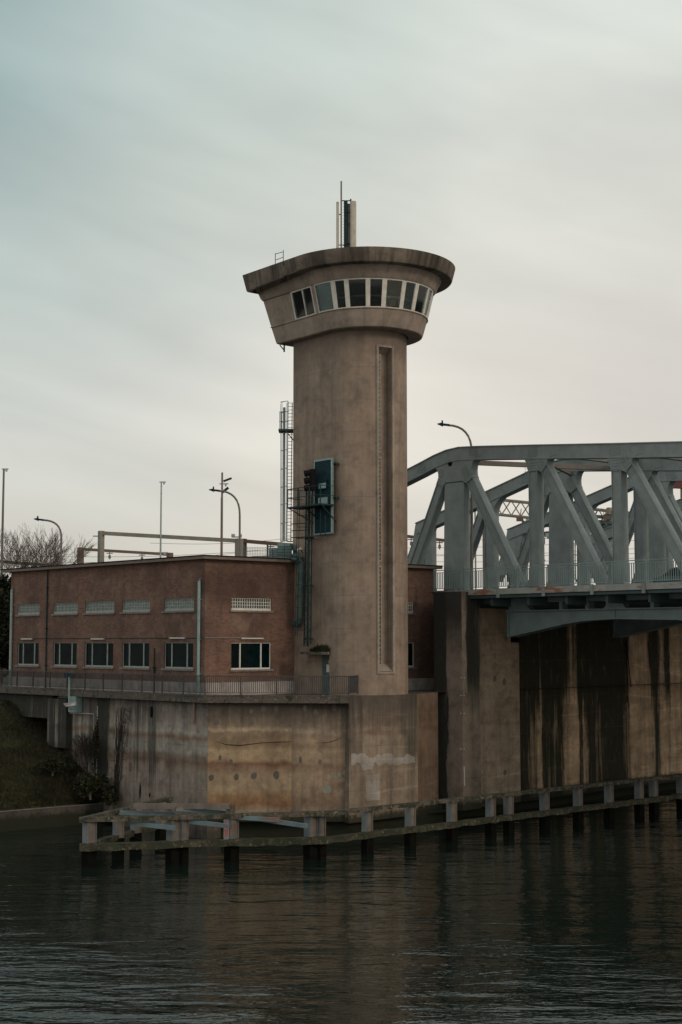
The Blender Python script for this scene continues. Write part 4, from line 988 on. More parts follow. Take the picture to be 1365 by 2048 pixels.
M['col'] = concrete('column concrete', (.34,.262,.19), .22, .3, (.03,.03,.024), lines=2.35, wet=wt, tint=(.22,.16,.11), stops=[(0,.95),(.28,.9),(.5,.12),(3,.0),(4.2,.0)], srange=(0,4.4), dstr=.95)
m = MB()
e1 = AW.w(sp(355,800), 0); 
lenR = sp(355,800)
def pf(m, p, q, z0, z1, u0):
    p = Vector(p[:2]); q = Vector(q[:2]); l = (q-p).length; m.face([(p.x,p.y,z0),(q.x,q.y,z0),(q.x,q.y,z1),(p.x,p.y,z1)], [(u0,z0),(u0+l,z0),(u0+l,z1),(u0,z1)])
pf(m, A1, A0, .45, PT, 0); m.out('pillar_face', M['pil1'], root)
m = MB(); pf(m, A0, e1, .45, PT, 0); m.out('pillar_face', M['pil2'], root)
m = MB(); back = Vector((-.35,1.9)); m.face([(p[0],p[1],PT) for p in (A1, A0, e1, (e1.x-1.2,e1.y+1.6), (A1.x-.3,A1.y+2.0))]); pf(m, e1, (e1.x-1.2,e1.y+1.6), .45, PT, 0); m.out('pillar_top', M['pil1'], root)
# column beside it and the widened lower part
o1 = -.45
ce = sp(505,250,o1); cw = sp(552,800,o1); c0_ = lenR-.1
m = MB(); pf(m, AW.w(c0_,0,o1), AW.w(ce,0,o1), .45, 12.75, 0); pf(m, AW.w(ce,0,o1), AW.w(ce,0,o1-1.5), 10, 12.75, 5); m.out('column', M['col'], root)
zw = AW.pix(1030,1285,o1)[1]
m = MB(); pf(m, AW.w(ce,0,o1), AW.w(cw,0,o1), .45, zw, ce-c0_); pf(m, AW.w(cw,0,o1), AW.w(cw,0,o1-1.0), .45, zw, 5); q = [AW.w(ce,zw,o1), AW.w(cw,zw,o1), AW.w(cw,zw,o1-1.0), AW.w(ce,zw,o1-1.0)]; m.face(q); m.out('column', M['col'], root)
o2 = -1.1
so2 = sp(552, 800, o2); X = lambda x: sp(x, 850, o2)-so2
M['abut'] = concrete('abutment concrete', (.56,.40,.265), .4, .45, (.014,.015,.010), lines=2.35, wet=wt, tint=(.28,.21,.13), bumpy=.6, dstr=.97, wobble=1.3,
    stops_hi_shade=[(0,1),(X(640),.95),(X(655),.7),(X(670),.95),(X(790),.8),(X(820),.42),(X(850),.9),(X(1060),1),(X(1095),.75),(X(1110),.1),(X(1190),.25),(X(1215),.9),(X(1245),.85),(X(1265),.15),(X(1295),.9),(X(1308),.85),(X(1320),.1),(X(1500),.5),(X(1520),.1)], hiz=(4.6,9.2),  # upper wall: shade of the deck painted in over the streaks
    stops=[(0,1),(X(575),.95),(X(600),.55),(X(640),.5),(X(655),.2),(X(672),.85),(X(720),.62),(X(760),.85),(X(778),.25),(X(800),.05),(X(840),.15),(X(860),.8),(X(878),.3),(X(900),.8),(X(950),.6),(X(1000),.9),(X(1060),.8),(X(1100),.5),(X(1125),.05),(X(1205),.05),(X(1230),.75),(X(1248),.6),(X(1262),.05),(X(1295),.3),(X(1310),.25),(X(1330),.05),(X(1500),.4),(X(1520),.05)], srange=(0, X(1620)))
m = MB(); pf(m, AW.w(so2,0,o2), AW.w(so2+36,0,o2), .45, 13.3, 0); m.out('abutment_wall', M['abut'], root)
m = MB(); pf(m, AW.w(-3,0,-1.6), AW.w(60,0,-1.6), -1.5, .5, 0); m.face([AW.w(-3,.45,-1.6), AW.w(60,.45,-1.6), AW.w(60,.45,-.4), AW.w(-3,.45,-.4)]); m.out('footing', M['skirt'], root)
m = MB()
for y in (540,629,718,897): 
    for x in (256,272): p = AW.pix(820+x/2.505,1140+y/2.505,.02); q = AW.w(p[0], p[1], .03); m.box(q, (.06,.06,.06))
a = AW.pix(820+272/2.505,1140+985/2.505,.02); b = AW.pix(820+274/2.505,1140+1080/2.505,.02); m.beam(AW.w(*a,.03), AW.w(*b,.03), .05)
m.out('survey_studs', M['white'], root)
m = MB()
for pts in ([(1085,350),(1095,450),(1108,585)], [(1080,360),(1088,500),(1089,662)]): m.tube([AW.w(*AW.pix(820+x/2.505,1140+y/2.505,o2+.1),o2+.1) for x,y in pts], .035, 5)
m.out('drain_hose', M['black'], root)
for x, y, r in ((481,340,5.5),(425,545,5),(473,560,6),(476,1015,5.5)):
    s0_, z0_ = AW.pix(820+x/2.505, 1140+y/2.505, o1); P = [(s0_+r*.031*math.cos(k)*random.uniform(.85,1.1), z0_+r*.035*math.sin(k)*random.uniform(.9,1.1)) for k in [2*math.pi*i/10 for i in range(10)]]
    m = MB(); AW.prism(m, P, o1-.02, o1+.01); m.out('mortar_patch', M['patch'], root)
# teal strip closing the joint between building and abutment
m = MB(); a = atY(868.5,1300,89); b = atY(875,1300,89); m.box(((a.x+b.x)/2,89,(zf(1388,89)+zf(1177,89))/2),(b.x-a.x,.15,zf(1177,89)-zf(1388,89))); tag(m.out('joint_cover', M['duct']), 'narrow tall teal cover strip between the brick building and the abutment', 'cover strip')

# ------------------------------------------------------------------ steel bridge
broot = thing('steel_bridge', 'blue grey steel truss bridge with four parallel trusses and rusty deck edge', 'bridge', (10, 88.9, DK))
T1 = FB
z6 = lambda x, y: (800+x/2.416, 820+y/2.416)
def tz(x, y, fr=T1, o=0): return fr.pix(*z6(x, y), o)
def curve(p, q, b, n=6):      # quadratic from p to q through control b
    return [((1-t)**2*p[0]+2*t*(1-t)*b[0]+t*t*q[0], (1-t)**2*p[1]+2*t*(1-t)*b[1]+t*t*q[1]) for t in [i/n for i in range(n+1)]]
OT = (-.30, .30)
truss_parts = []
BOT = 12.9
sN = [-17.0, -10.2, -3.75, 2.93, 9.2, 15.3, 21.5, 27.7, 33.9]      # node positions
ztop = [19.5, 21.35, 23.05, 22.65, 22.1, 21.6, 21.2, 20.9, 20.7]
def truss():
    t = MB(); fl = MB()
    top = [(-17.6,19.62),(-10.78,21.37),(-7.0,22.40),(-5.48,22.84),(-4.35,23.08),(-3.25,23.16),(-1.71,23.06),(2.66,22.69),(8.86,22.14),(15.3,21.6),(21.5,21.2),(33.9,20.7)]
    P = []
    off = .82
    m = MB(); n = len(top); lo = []
    for i, (s, z) in enumerate(top):
        a = top[max(0,i-1)]; b = top[min(n-1,i+1)]; d = Vector((b[0]-a[0], b[1]-a[1])).normalized(); lo.append((s+d.y*off, z-d.x*off))
    T1.prism(m, top+lo[::-1], *OT)
    for (a, b), zz in list(zip(zip(top[:-1], top[1:]), [1]*20))+list(zip(zip(lo[:-1], lo[1:]), [0]*20)):
        T1.bar(m, a, b, .06, OT[0]-.07, OT[1]+.07)
    chord = m.out('top_chord', M['truss'], broot)
    res = [chord]
    def part(name, fn):
        m = MB(); fn(m); o = m.out(name, M['truss'], broot); res.append(o)
    # rivet rows on the chord
    m = MB()
    for sx, zz in ((-1.95,22.68),(2.95,22.25),(9.15,21.7),(-6.6,22.1),(-10.4,21.05)):
        for i in range(6):
            for j in range(6): q = T1.w(sx-.35+i*.14, zz-.28+j*.11, OT[1]+.012); m.box(q, (.045,.045,.045))
    res.append(m.out('rivets', M['girder'], broot))
    def ibar(m, p, q, wd, d=.3):      # I-section post or diagonal
        p = Vector(p); q = Vector(q); dd = (q-p).normalized(); nn_ = Vector((-dd.y, dd.x))*(wd/2-.03)
        T1.bar(m, p, q, wd-.06, d-.06, d); T1.bar(m, p, q, wd-.06, -d, -d+.06)
        T1.bar(m, p+nn_, q+nn_, .06, -d-.02, d+.04); T1.bar(m, p-nn_, q-nn_, .06, -d-.02, d+.04)
    def obox(m, p, q, wd, d=.25):
        T1.bar(m, p, q, wd, -d, d)
        p = Vector(p); q = Vector(q); dd = (q-p).normalized(); nn_ = Vector((-dd.y, dd.x))*(wd/2)
        T1.bar(m, p+nn_, q+nn_, .05, -d-.06, d+.06); T1.bar(m, p-nn_, q-nn_, .05, -d-.06, d+.06)
    # portal post at the peak: broad tapering plate
    part('vertical_post', lambda m: T1.prism(m, [(-4.72,BOT),(-2.86,BOT),(-2.86,20.9),(-4.55,20.9)], -.27, .27))
    part('vertical_post', lambda m: obox(m, (sN[3],BOT), (sN[3],21.9), .64))
    part('vertical_post', lambda m: obox(m, (sN[4],BOT), (sN[4],21.4), .64))
    for k in (5,6,7,8): part('vertical_post', lambda m: obox(m, (sN[k],BOT), (sN[k],ztop[k]-.5), .64))
    part('vertical_post', lambda m: obox(m, (sN[1],BOT), (sN[1]+.1,20.9), .8))
    part('vertical_post', lambda m: obox(m, (-16.35,BOT), (-16.35,19.3), .7))
    # diagonals
    dg = [((-4.75,21.3),(-8.35,14.0)), ((-2.55,21.3),(2.15,13.2)), ((3.75,21.3),(8.4,13.2)), ((9.95,20.9),(14.6,13.2)), ((15.9,20.8),(20.9,13.2)), ((22.0,20.4),(27,13.2)), ((28.2,20.2),(33,13.2)), ((-10.7,20.4),(-14.2,13.2)), ((-17.2,19.0),(-18.9,15.6))]
    for p, q in dg: part('diagonal', lambda m: obox(m, p, q, .58, .23))
    # gussets with curved edges
    def g_peak(m):
        P = [(-5.55,22.15)]+curve((-5.3,21.95),(-5.12,20.85),(-4.95,21.7))+[(-4.62,20.75),(-4.45,20.95)]+[(-2.9,20.95),(-2.62,20.75),(-2.05,21.1)]+curve((-2.15,21.3),(-1.35,22.45),(-2.3,22.35))+[(-3.3,22.6),(-4.4,22.6)]
        T1.prism(m, P, OT[0]-.02, OT[1]+.02)
    part('gusset_plate', g_peak)
    def gus(s, zt, wl=.62, wr=1.2, h=1.5):
        def f(m):
            P = [(s-wl,zt-.75),(s-.36,zt-h-.1),(s+.40,zt-h-.12),(s+.70,zt-h-.25)]+[(s+wr-.1,zt-h+.15)]+curve((s+wr-.08,zt-h+.2),(s+wr+.65,zt-.78),(s+wr-.15,zt-.85))
            T1.prism(m, P, OT[0]-.02, OT[1]+.02)
        return f
    for k in (3,4,5,6,7): part('gusset_plate', gus(sN[k], ztop[k]+.03))
    def gus1(m):
        P = [(-11.3,20.4),(-11.15,19.7),(-10.6,19.5),(-9.75,19.4)]+curve((-9.72,19.5),(-8.6,21.15),(-9.75,20.6)); T1.prism(m, P, OT[0]-.02, OT[1]+.02)
    part('gusset_plate', gus1)
    part('gusset_plate', lambda m: T1.prism(m, [(-17.6,19.5),(-17.9,18.05),(-18.9,16.0),(-17.6,16.0),(-16.4,17.5),(-15.9,19.2)], OT[0]-.01, OT[1]+.01))
    # bottom gussets
    def gb(s):
        return lambda m: T1.prism(m, [(s-1.3,13.0),(s-.95,13.9),(s-.3,14.6),(s+.3,14.2),(s+.6,13.6),(s+.8,13.0)], -.26, .26)
    for k in (1,3,4,5,6,7): part('gusset_plate', gb(sN[k]))
    m = MB()
    def rv(cx, cz, dx, dz_, nx, ny, ang=0):
        for i in range(nx):
            for j in range(ny):
                a, b = (i-(nx-1)/2)*dx, (j-(ny-1)/2)*dz_; a2 = a*math.cos(ang)-b*math.sin(ang); b2 = a*math.sin(ang)+b*math.cos(ang)
                m.box(T1.w(cx+a2, cz+b2, OT[1]+.03), (.05,.05,.05))
    rv(sN[3],21.4,.16,.17,8,5); rv(sN[3]+.85,21.1,.15,.16,4,8,.5); rv(sN[4],20.95,.16,.17,8,5); rv(sN[4]+.85,20.7,.15,.16,4,8,.5); rv(-2.55,21.3,.15,.16,4,8,.5); rv(-4.9,21.35,.15,.16,3,7,-.4)
    res.append(m.out('rivets', M['girder'], broot))
    q = tz(260,260); m = MB(); m.tube([T1.w(q[0],q[1],OT[1]-.02), T1.w(q[0],q[1],OT[1]+.04)], .19, 14); res.append(m.out('access_hole', M['dark'], broot))
    return res
TP = truss()
# arched plate girder below, in the same plane
def girder():
    res = []; g = [(.85,10.95),(3.04,11.32),(5.35,11.72),(6.85,11.90),(9.01,11.98),(13.3,11.88),(17,11.4),(20,10.7),(23,9.8)]
    m = MB(); T1.prism(m, g+[(23,12.50),(.85,12.55)], -.30, .30)
    for a, b in zip(g[:-1], g[1:]): T1.bar(m, a, b, .07, -.55, .5)
    T1.bar(m, (.8,12.53), (33,12.50), .07, -.5, .5); T1.bar(m, (.9,10.95),(.9,12.5), .08, -.45, .45); T1.bar(m, (8.9,12.0),(8.9,12.5), .14, -.35, .36)
    res.append(m.out('arched_girder', M['girder'], broot))
    m = MB(); T1.box(m, -1.2, 34, 13.02, 13.3, -.30, .32)
    for s in (2.0, 4.95, 6.9, 8.9, 11.5, 14.4): T1.box(m, s-.12, s+.12, 12.5, 13.05, -.25, .28)
    res.append(m.out('bottom_chord', M['girder'], broot))
    m = MB(); P = [(7.9,12.5)]+curve((7.9,12.5),(8.4,13.05),(8.35,12.55))+curve((9.5,13.05),(10,12.5),(9.5,12.55)); T1.prism(m, P, -.2, .34); res.append(m.out('haunch_plate', M['girder'], broot)); m = MB(); P = [(.9,12.5),(.9,13.05)]+curve((2.3,13.05),(3.0,12.5),(2.4,12.55)); T1.prism(m, P, -.2, .34)
    res.append(m.out('haunch_plate', M['girder'], broot))
    return res
TP += girder()
for k in (1, 2, 3):
    D = Vector((7.67*k, 6.0*k, 0))
    for o in TP:
        c = o.copy(); COL.objects.link(c); c.location = Vector(o.location)+D
# deck
m = MB(); m.prism([T1.w(-3.8,0,2.12)[:2], T1.w(36,0,2.12)[:2], (T1.w(36,0,0)+Vector((7.67*3.1,6.0*3.1,0)))[:2], (T1.w(-9,0,0)+Vector((7.67*3.1,6.0*3.1,0)))[:2], T1.w(-9,0,-2)[:2], T1.w(-5.2,0,-.5)[:2]], 13.30, DK); m.out('deck', M['under'], broot)
m = MB()
for k in range(13):
    s = -2.0+k*2.9; a = T1.w(s,13.05,1.9); b = T1.w(s,13.05,0)+Vector((7.67*3,6.0*3,0)); m.beam(a, b, .16, .46)
m.out('cross_beams', M['under'], broot)
m = MB(); T1.box(m, -3.8, 34, 13.50, 13.86, 1.95, 2.22); f = m.out('deck_edge_beam', M['edge'], broot)
for k in range(10):
    m = MB(); s = -1.9+k*3.55; T1.box(m, s, s+.18, 13.3, 13.9, 2.2, 2.32); m.out('edge_bracket', M['truss'], f)
m = MB(); T1.box(m, -3.7, 34, DK+.004, DK+.22, .55, 1.95); m.out('footway', M['under'], broot)
# wind bracing between the tops of the trusses
m = MB()
for s in (sN[3], sN[4], sN[5]):
    z = ztop[sN.index(s)]-.35; a = T1.w(s,z,0); b = a+Vector((7.67*3,6*3,0)); m.beam(a, b, .35, .35)
m.beam(T1.w(sN[2]+.6,22.2,0), T1.w(sN[3],21.9,0)+Vector((7.67,6,0)), .3); m.beam(T1.w(sN[3],22.0,0), T1.w(sN[2]+1,22.1,0)+Vector((7.67,6,0)), .25)
m.out('wind_bracing', M['mast'], broot)
# bridge railings
RL = Frame((8.54,87.5), Adir)
if RL.n.y > 0: RL.n = -RL.n
railing('bridge_railing', 'grey green metal railing along the near footway of the bridge', 'railing', [RL.w(-3.9,0), RL.w(31,0)], 13.86, 1.28, M['rail_b'], 2.35, .15, .021, .09, .12, mid=True)
railing('bridge_railing', 'low steel crash barrier rail between the second and third trusses of the bridge', 'railing', [T1.w(-9,0)+Vector((7.67*1.8,6*1.8,0)), T1.w(30,0)+Vector((7.67*1.8,6*1.8,0))], DK, .85, M['rail_b'], 2.0, .5, .02, .09, .4, mid=True)

# ------------------------------------------------------------------ timber and steel fender in the water
root = thing('ship_fender', 'long mossy fender of two beams on pale steel piles in the water', 'fender', (-.8, 73.1, 0))
ZTB, ZLB = 1.86, .50
J0 = Vector((-12.7, 70.6)); J1 = Vector((-.82, 73.15)); J2 = Vector((31.0, 101.8)); J3 = Vector((-9.5, 80.2))
fr0 = Frame(J0, J1-J0); fr1 = Frame(J1, J2-J1); fr2 = Frame(J0, J3-J0)
for fr in (fr0, fr1): 
    if fr.n.y > 0: fr.n = -fr.n
if fr2.n.x > 0: fr2.n = -fr2.n
LN = {id(fr0): (J1-J0).length, id(fr1): (J2-J1).length, id(fr2): (J3-J0).length}
def rough_beam(fr, s0, s1, z0, z1, o0, o1, mat, name, seg=.45, amp=.03):
    m = MB(); n = max(2, int((s1-s0)/seg)); prev = None
    for i in range(n+1):
        s = s0+(s1-s0)*i/n; j = lambda: random.uniform(-amp, amp)
        c = [fr.w(s, z0+j(), o1+j()), fr.w(s, z0+j(), o0+j()), fr.w(s, z1+j()*.5, o0+j()), fr.w(s, z1+j()*.5, o1+j())]
        if prev:
            for k in range(4): m.face([prev[k], c[k], c[(k+1)%4], prev[(k+1)%4]])
        else: m.face(c)
        prev = c
    m.face(prev[::-1]); return m.out(name, mat, root)
rough_beam(fr0, -.1, LN[id(fr0)]+.2, ZTB, ZTB+.22, -.25, .17, M['timber2'], 'top_beam', amp=.018)
rough_beam(fr1, -.1, LN[id(fr1)], ZTB, ZTB+.20, -.20, .15, M['timber2'], 'top_beam', amp=.018)
rough_beam(fr2, .2, LN[id(fr2)], ZTB-.02, ZTB+.20, -.2, .2, M['timber2'], 'top_beam', amp=.02)
rough_beam(fr0, -.05, LN[id(fr0)]+.15, ZLB, ZLB+.33, -.20, .30, M['timber'], 'lower_beam', amp=.05)
rough_beam(fr1, -.1, LN[id(fr1)], ZLB, ZLB+.30, -.15, .26, M['timber'], 'lower_beam', amp=.045)
rough_beam(fr2, .2, LN[id(fr2)], ZLB, ZLB+.28, -.2, .2, M['timber'], 'lower_beam', amp=.04)
def pile(fr, u, wd=.38, o=-.25, d=.5):
    s = fr.pix(u, 1660, o)[0]; p = fr.w(s, 0, o); z0, z1 = ZLB+.1, ZTB+.03; FPi = Frame((p.x, p.y), fr1.d); FPi.n = fr1.n; h = wd/2
    m = MB(); FPi.box(m, -h+.05, h, z0, z1, -h, h-.04); FPi.box(m, -h+.03, -h+.09, z0, z1, h-.04, h); FPi.box(m, h-.05, h+.01, z0, z1, h-.04, h); f = m.out('pile', M['pilew'], root)
    m = MB(); FPi.box(m, -h, -h+.05, z0, z1, -h, h-.03); m.out('flange', M['pile'], f)
    m = MB(); FPi.box(m, -h-.02, h+.02, -3, ZLB+.13, -h-.02, h+.02); m.out('wet_base', M['wetpile'], f); return f, s, o
for u in (179.5, 347, 367, 464, 622, 642): pf_, s_, o_ = pile(fr0, u, .50 if u not in (367, 642) else .36)
for u in (735, 821, 904, 982, 1018, 1090, 1157, 1219.5, 1280, 1309, 1364, 1420): pile(fr1, u, .42, -.2)
for u in (237, 272, 322): pile(fr2, u, .42, -.1)
# painted number on a pile
s5 = fr0.pix(457, 1660, 0)[0]
def txt(body, s, z, size, fr, o):
    cu = bpy.data.curves.new('depth_number', 'FONT'); cu.body = body; cu.size = size; cu.extrude = .004; cu.align_x = 'CENTER'
    to = bpy.data.objects.new('tmp', cu); COL.objects.link(to); bpy.context.view_layer.update()
    me = bpy.data.meshes.new_from_object(to.evaluated_get(bpy.context.evaluated_depsgraph_get())); bpy.data.objects.remove(to)
    ang = math.atan2(fr.d.y, fr.d.x); p = fr.w(s, z, o); me.transform(Matrix.Translation(p-Vector(root['_w']))@Matrix.Rotation(ang, 4, 'Z')@Matrix.Rotation(math.pi/2, 4, 'X')@Matrix.Diagonal((.75,1,1,1)))
    me.materials.clear(); me.materials.append(M['red']); ob = bpy.data.objects.new('depth_number', me); COL.objects.link(ob); ob.parent = root; ob['_w'] = root['_w']
m = MB(); fr0.box(m, s5-.24, s5+.04, ZLB+.3, ZTB, .02, .06); m.out('number_board', M['pile'], root)
txt('5', s5-.10, 1.40, .52, fr0, .066); txt('8', s5-.10, .98, .50, fr0, .066)
m = MB(); fr0.box(m, s5+.10, s5+.22, 1.1, 1.5, .0, .05); m.out('paint_mark', M['red'], root)
# bracing: long pale pipe and blue struts behind the front beam
def wz(u, v, z): return atZ(u, v, z)
m = MB(); a = wz(268,1612,2.35); b = wz(459,1613,2.35); m.beam(a, b, .24, .26); m.out('brace_beam', M['pilew'], root)
for p, q, z0, z1 in [((352,1617),(470,1627),2.25,1.9),((262,1646),(350,1656),1.7,1.55),((364,1641),(458,1652),1.75,1.6),((505,1636),(614,1652),1.8,1.6),((240,1625),(350,1628),2.0,1.9),((470,1634),(560,1640),1.9,1.8)]:
    m = MB(); a, b = wz(*p, z0), wz(*q, z1); m.beam(a, b, .22, .20); m.out('strut', M['strut'], root)
m = MB(); a = wz(462,1618,2.2); m.box((a.x, a.y, 2.08), (.42,.5,.62)); m.out('bollard_block', M['timber2'], root)
m = MB(); a = wz(330,1598,2.05); m.box((a.x+.1, a.y, 1.95), (.5,.3,.22)); m.out('beam_end', M['timber2'], root)
for x, y in ((640,1668),): pass

# ------------------------------------------------------------------ vegetation
def branchy(m, p, d, ln, r, depth, tips=None, spread=.5, gravity=.05, rmin=.008):
    pts = [p]; rs = [r]; q = Vector(p); dd = Vector(d).normalized(); n = 4
    for i in range(n):
        dd = (dd+Vector((random.uniform(-1,1),random.uniform(-1,1),random.uniform(-.6,.8)))*.16).normalized(); q = q+dd*ln/n; pts.append(q.copy()); rs.append(max(rmin, r*(1-.12*(i+1))))
        if depth > 0 and i >= 1:
            for _ in range(random.choice((1,1,1,2))):
                sd_ = (dd+Vector((random.uniform(-1,1),random.uniform(-1,1),random.uniform(-.4,.9)))*spread*1.3).normalized(); branchy(m, q, sd_, ln*random.uniform(.55,.75), rs[-1]*.6, depth-1, tips, spread, gravity, rmin)
    m.tube(pts, rs, 4 if r < .08 else 6, False)
    if depth > 0: branchy(m, q, dd, ln*.65, rs[-1]*.8, depth-1, tips, spread, gravity, rmin)
random.seed(21)
def bare_tree(name, label, u, Y, vtop, k):
    b = atY(u, 1300, Y); zt = zf(vtop, Y); H = zt-QZ; t = thing(name, label, 'tree', (b.x, Y, QZ), 'bare trees behind the brick building')
    m = MB(); m.tube([(b.x,Y,QZ-.3),(b.x+.1,Y,QZ+H*.2),(b.x+.35,Y,QZ+H*.42)], [.30,.24,.19], 8, False); m.out('trunk', M['bark'], t)
    m = MB(); base = Vector((b.x+.35,Y,QZ+H*.40))
    for i in range(k):
        a = 2*math.pi*i/k+random.uniform(-.3,.3); branchy(m, base, (math.cos(a)*.45+.08, math.sin(a)*.45, 1), H*.27, .085, 4, spread=.5, rmin=.009)
    m.out('crown', M['bark'], t)
bare_tree('bare_tree', 'leafless tree with fine spreading twigs rising behind the left end of the building roof', 52, 118, 1062, 4)
bare_tree('bare_tree', 'smaller leafless tree at the far left edge beside the tall pole', 8, 122, 1085, 4)
def leafmass(name, label, cat, C_, R_, n, mat, leaf=.16, base=None, grp=None):
    t = thing(name, label, cat, (C_[0], C_[1], base if base is not None else C_[2]-R_[2]), grp)
    cl = [Vector((random.gauss(0,.42), random.gauss(0,.42), random.gauss(0,.42))) for _ in range(34)]; m = MB()
    for _ in range(n):
        c = random.choice(cl); q = c+Vector((random.gauss(0,.17), random.gauss(0,.17), random.gauss(0,.17)))
        if q.length > 1.15: continue
        p = Vector((C_[0]+q.x*R_[0], C_[1]+q.y*R_[1], C_[2]+q.z*R_[2])); a = Vector((random.uniform(-1,1),random.uniform(-1,1),random.uniform(-1,1))).normalized(); b = a.cross(Vector((random.uniform(-1,1),random.uniform(-1,1),random.uniform(-1,1)))).normalized(); s = leaf*random.uniform(.6,1.3)
        m.face([p-a*s, p+b*s*.6, p+a*s, p-b*s*.6])
    m.out('crown' if cat == 'tree' else 'foliage', mat, t)
    m = MB(); z0 = base if base is not None else C_[2]-R_[2]
    for k in range(3): m.tube([(C_[0]+random.uniform(-.2,.2)*R_[0],C_[1],z0-.2),(C_[0]+random.uniform(-.3,.3)*R_[0],C_[1],C_[2]),(C_[0]+random.uniform(-.4,.4)*R_[0],C_[1],C_[2]+R_[2]*.5)], [.12*R_[0]/2,.08*R_[0]/2,.03], 6, False)
    m.out('trunk' if cat == 'tree' else 'stems', M['bark'], t); return t
def lm(name, label, cat, u, v, Y, ru, rv, n, leaf=.16, mat='ivy', base=None, grp=None):
    p = atY(u, v, Y); k = Y/F; leafmass(name, label, cat, (p.x, Y, p.z), (ru*k, ru*k*.8, rv*k), n, M[mat], leaf, base, grp)
lm('ivy_tree', 'dark ivy-clad tree filling the gap left of the brick building', 'tree', 6, 1252, 109, 30, 92, 9000, .20, base=QZ)
lm('ivy_tree', 'dark shrubby tree at the left edge beyond the railing end', 'tree', -40, 1260, 104, 52, 95, 7000, .20, base=QZ)
lm('evergreen_bush', 'dark bush at the foot of the concrete wall above the canal edge', 'bush', 178, 1568, 86.6, 36, 24, 3600, .085)
lm('evergreen_bush', 'dark low bush further up the bank below the hanging wall panel', 'bush', 112, 1528, 87.5, 34, 16, 2600, .085)
lm('evergreen_bush', 'small dark ivy clump at the base of the vines by the corner', 'bush', 222, 1590, 85.8, 16, 24, 1800, .07)
lm('ivy_clump', 'narrow ivy strand climbing between the thin wall pipes', 'ivy', 192, 1500, 86.9, 7, 60, 1500, .07)
random.seed(9)
t = thing('climbing_vine', 'leafless dark vine stems climbing the shaded concrete wall near its corner', 'vine', tuple(FW1.w(s235-.3, .8, .2)))
m = MB()
for k in range(16):
    u0 = random.uniform(226,236); u1 = 228+random.uniform(0,34); pts = []
    for i in range(9): f = i/8; u = u0+(u1-u0)*f**1.3+random.uniform(-2.0,2.0); pts.append(FW1.w(*FW1.pix(u, 1602-random.uniform(.97,1.0)*(190)*f, .06+random.uniform(0,.08)), .06))
    m.tube(pts, [.05*(1-i/11)*random.uniform(.5,1) for i in range(9)], 4, False)
m.out('stems', M['vine'], t)
m = MB()
for k in range(90):
    f = random.random(); u = 230+26*f+random.uniform(-8,8); p = FW1.w(*FW1.pix(u, 1602-185*f, .08), .08); m.tube([p, p+Vector((random.uniform(-.4,.4),random.uniform(-.3,.05),random.uniform(-.2,.5)))], [.014,.006], 3, False)
m.out('twigs', M['vine'], t)
t = thing('thin_shrub', 'thin bare brown shrub growing against the dark wall beside the pipes', 'shrub', tuple(FW1.w(FW1.pix(175,1560)[0], 2.2, .5)))
m = MB(); b = FW1.w(*FW1.pix(178,1560,.5), .5)
for k in range(7): branchy(m, b, (random.uniform(-.5,.3), random.uniform(-.2,.1), 1), 1.25, .025, 3, spread=.5, rmin=.007)
m.out('branches', M['vine'], t)

# ------------------------------------------------------------------ street lamps, masts, railway portals behind
def lamp(label, u, vb, vtop, uh, vh, Y, mat='mast'):
    g = QZ if Y > 95 else DK
    b = atY(u, vb, Y); t = thing('street_lamp', label, 'street lamp', (b.x, Y, g), 'street lamps')
    A = atY(u, vtop, Y); H = atY(uh, vh, Y); m = MB(); pts = [Vector((b.x,Y,g)), A]
    C1 = Vector((A.x, Y, A.z+(H.z-A.z)*.95))
    for i in range(1, 9): f = i/8; pts.append(A*(1-f)**2+C1*2*f*(1-f)+Vector((H.x+(A.x-H.x)*.30,Y,H.z-.06))*f*f)
    m.tube(pts, [.11]+[.075]*9, 8); m.out('pole', M[mat], t)
    m = MB(); e = pts[-1]; m.hexa([Vector(q) for q in ((H.x,Y-.05,H.z),(e.x-.3,Y-.17,H.z-.14),(e.x-.3,Y+.17,H.z-.14),(H.x,Y+.05,H.z),(H.x,Y-.05,H.z+.04),(e.x-.3,Y-.17,H.z+.12),(e.x-.3,Y+.17,H.z+.12),(H.x,Y+.05,H.z+.04))])
    m.beam((e.x-.45,Y,H.z+.0), (e.x+.12,Y,H.z-.06), .16, .14); m.box((e.x-.35,Y,H.z+.19),(.1,.1,.14)); m.out('lamp_head', M['iron'], t)
lamp('curved dark street lamp above the left half of the building roof', 123, 1300, 1075, 68, 1038.5, 112)
lamp('curved street lamp rising behind the mast near the roof corner', 480, 1300, 1030, 418, 980, 106)
lamp('curved street lamp standing behind the top chord of the bridge truss', 944, 1170, 905, 875, 848.5, 94)
lamp('lowest street lamp, only its head showing over the roof beside the brown portal', 176, 1300, 1150, 149, 1131, 150)
def mast(label, u, vtop, Y, r=.09, mat='mast', parts=()):
    b = atY(u, 1200, Y); zt = zf(vtop, Y); t = thing('tall_mast', label, 'mast', (b.x, Y, QZ), 'tall masts'); tx = atY(u, vtop, Y).x
    m = MB(); m.tube([(b.x,Y,QZ),(b.x,Y,zt)], [r*1.25, r*.75], 8); m.out('pole', M[mat], t)
    m = MB(); 
    for dz_, w_ in parts: m.box((b.x+w_*.2, Y, zt+dz_), (abs(w_), .12, .08)); m.box((b.x+w_*.4, Y, zt+dz_-.12), (.14,.12,.16))
    if parts: m.out('fittings', M['galv'], t)
    return t, b, zt
mast('tall slim mast at the far left edge of the picture', 2.5, 938, 110, .10, 'mast', ((0,.5),))
mast('tall thin grey mast rising through the beige portal beam', 320.5, 964, 120, .085, 'galv', ((0,.55),(-6.0,.9)))
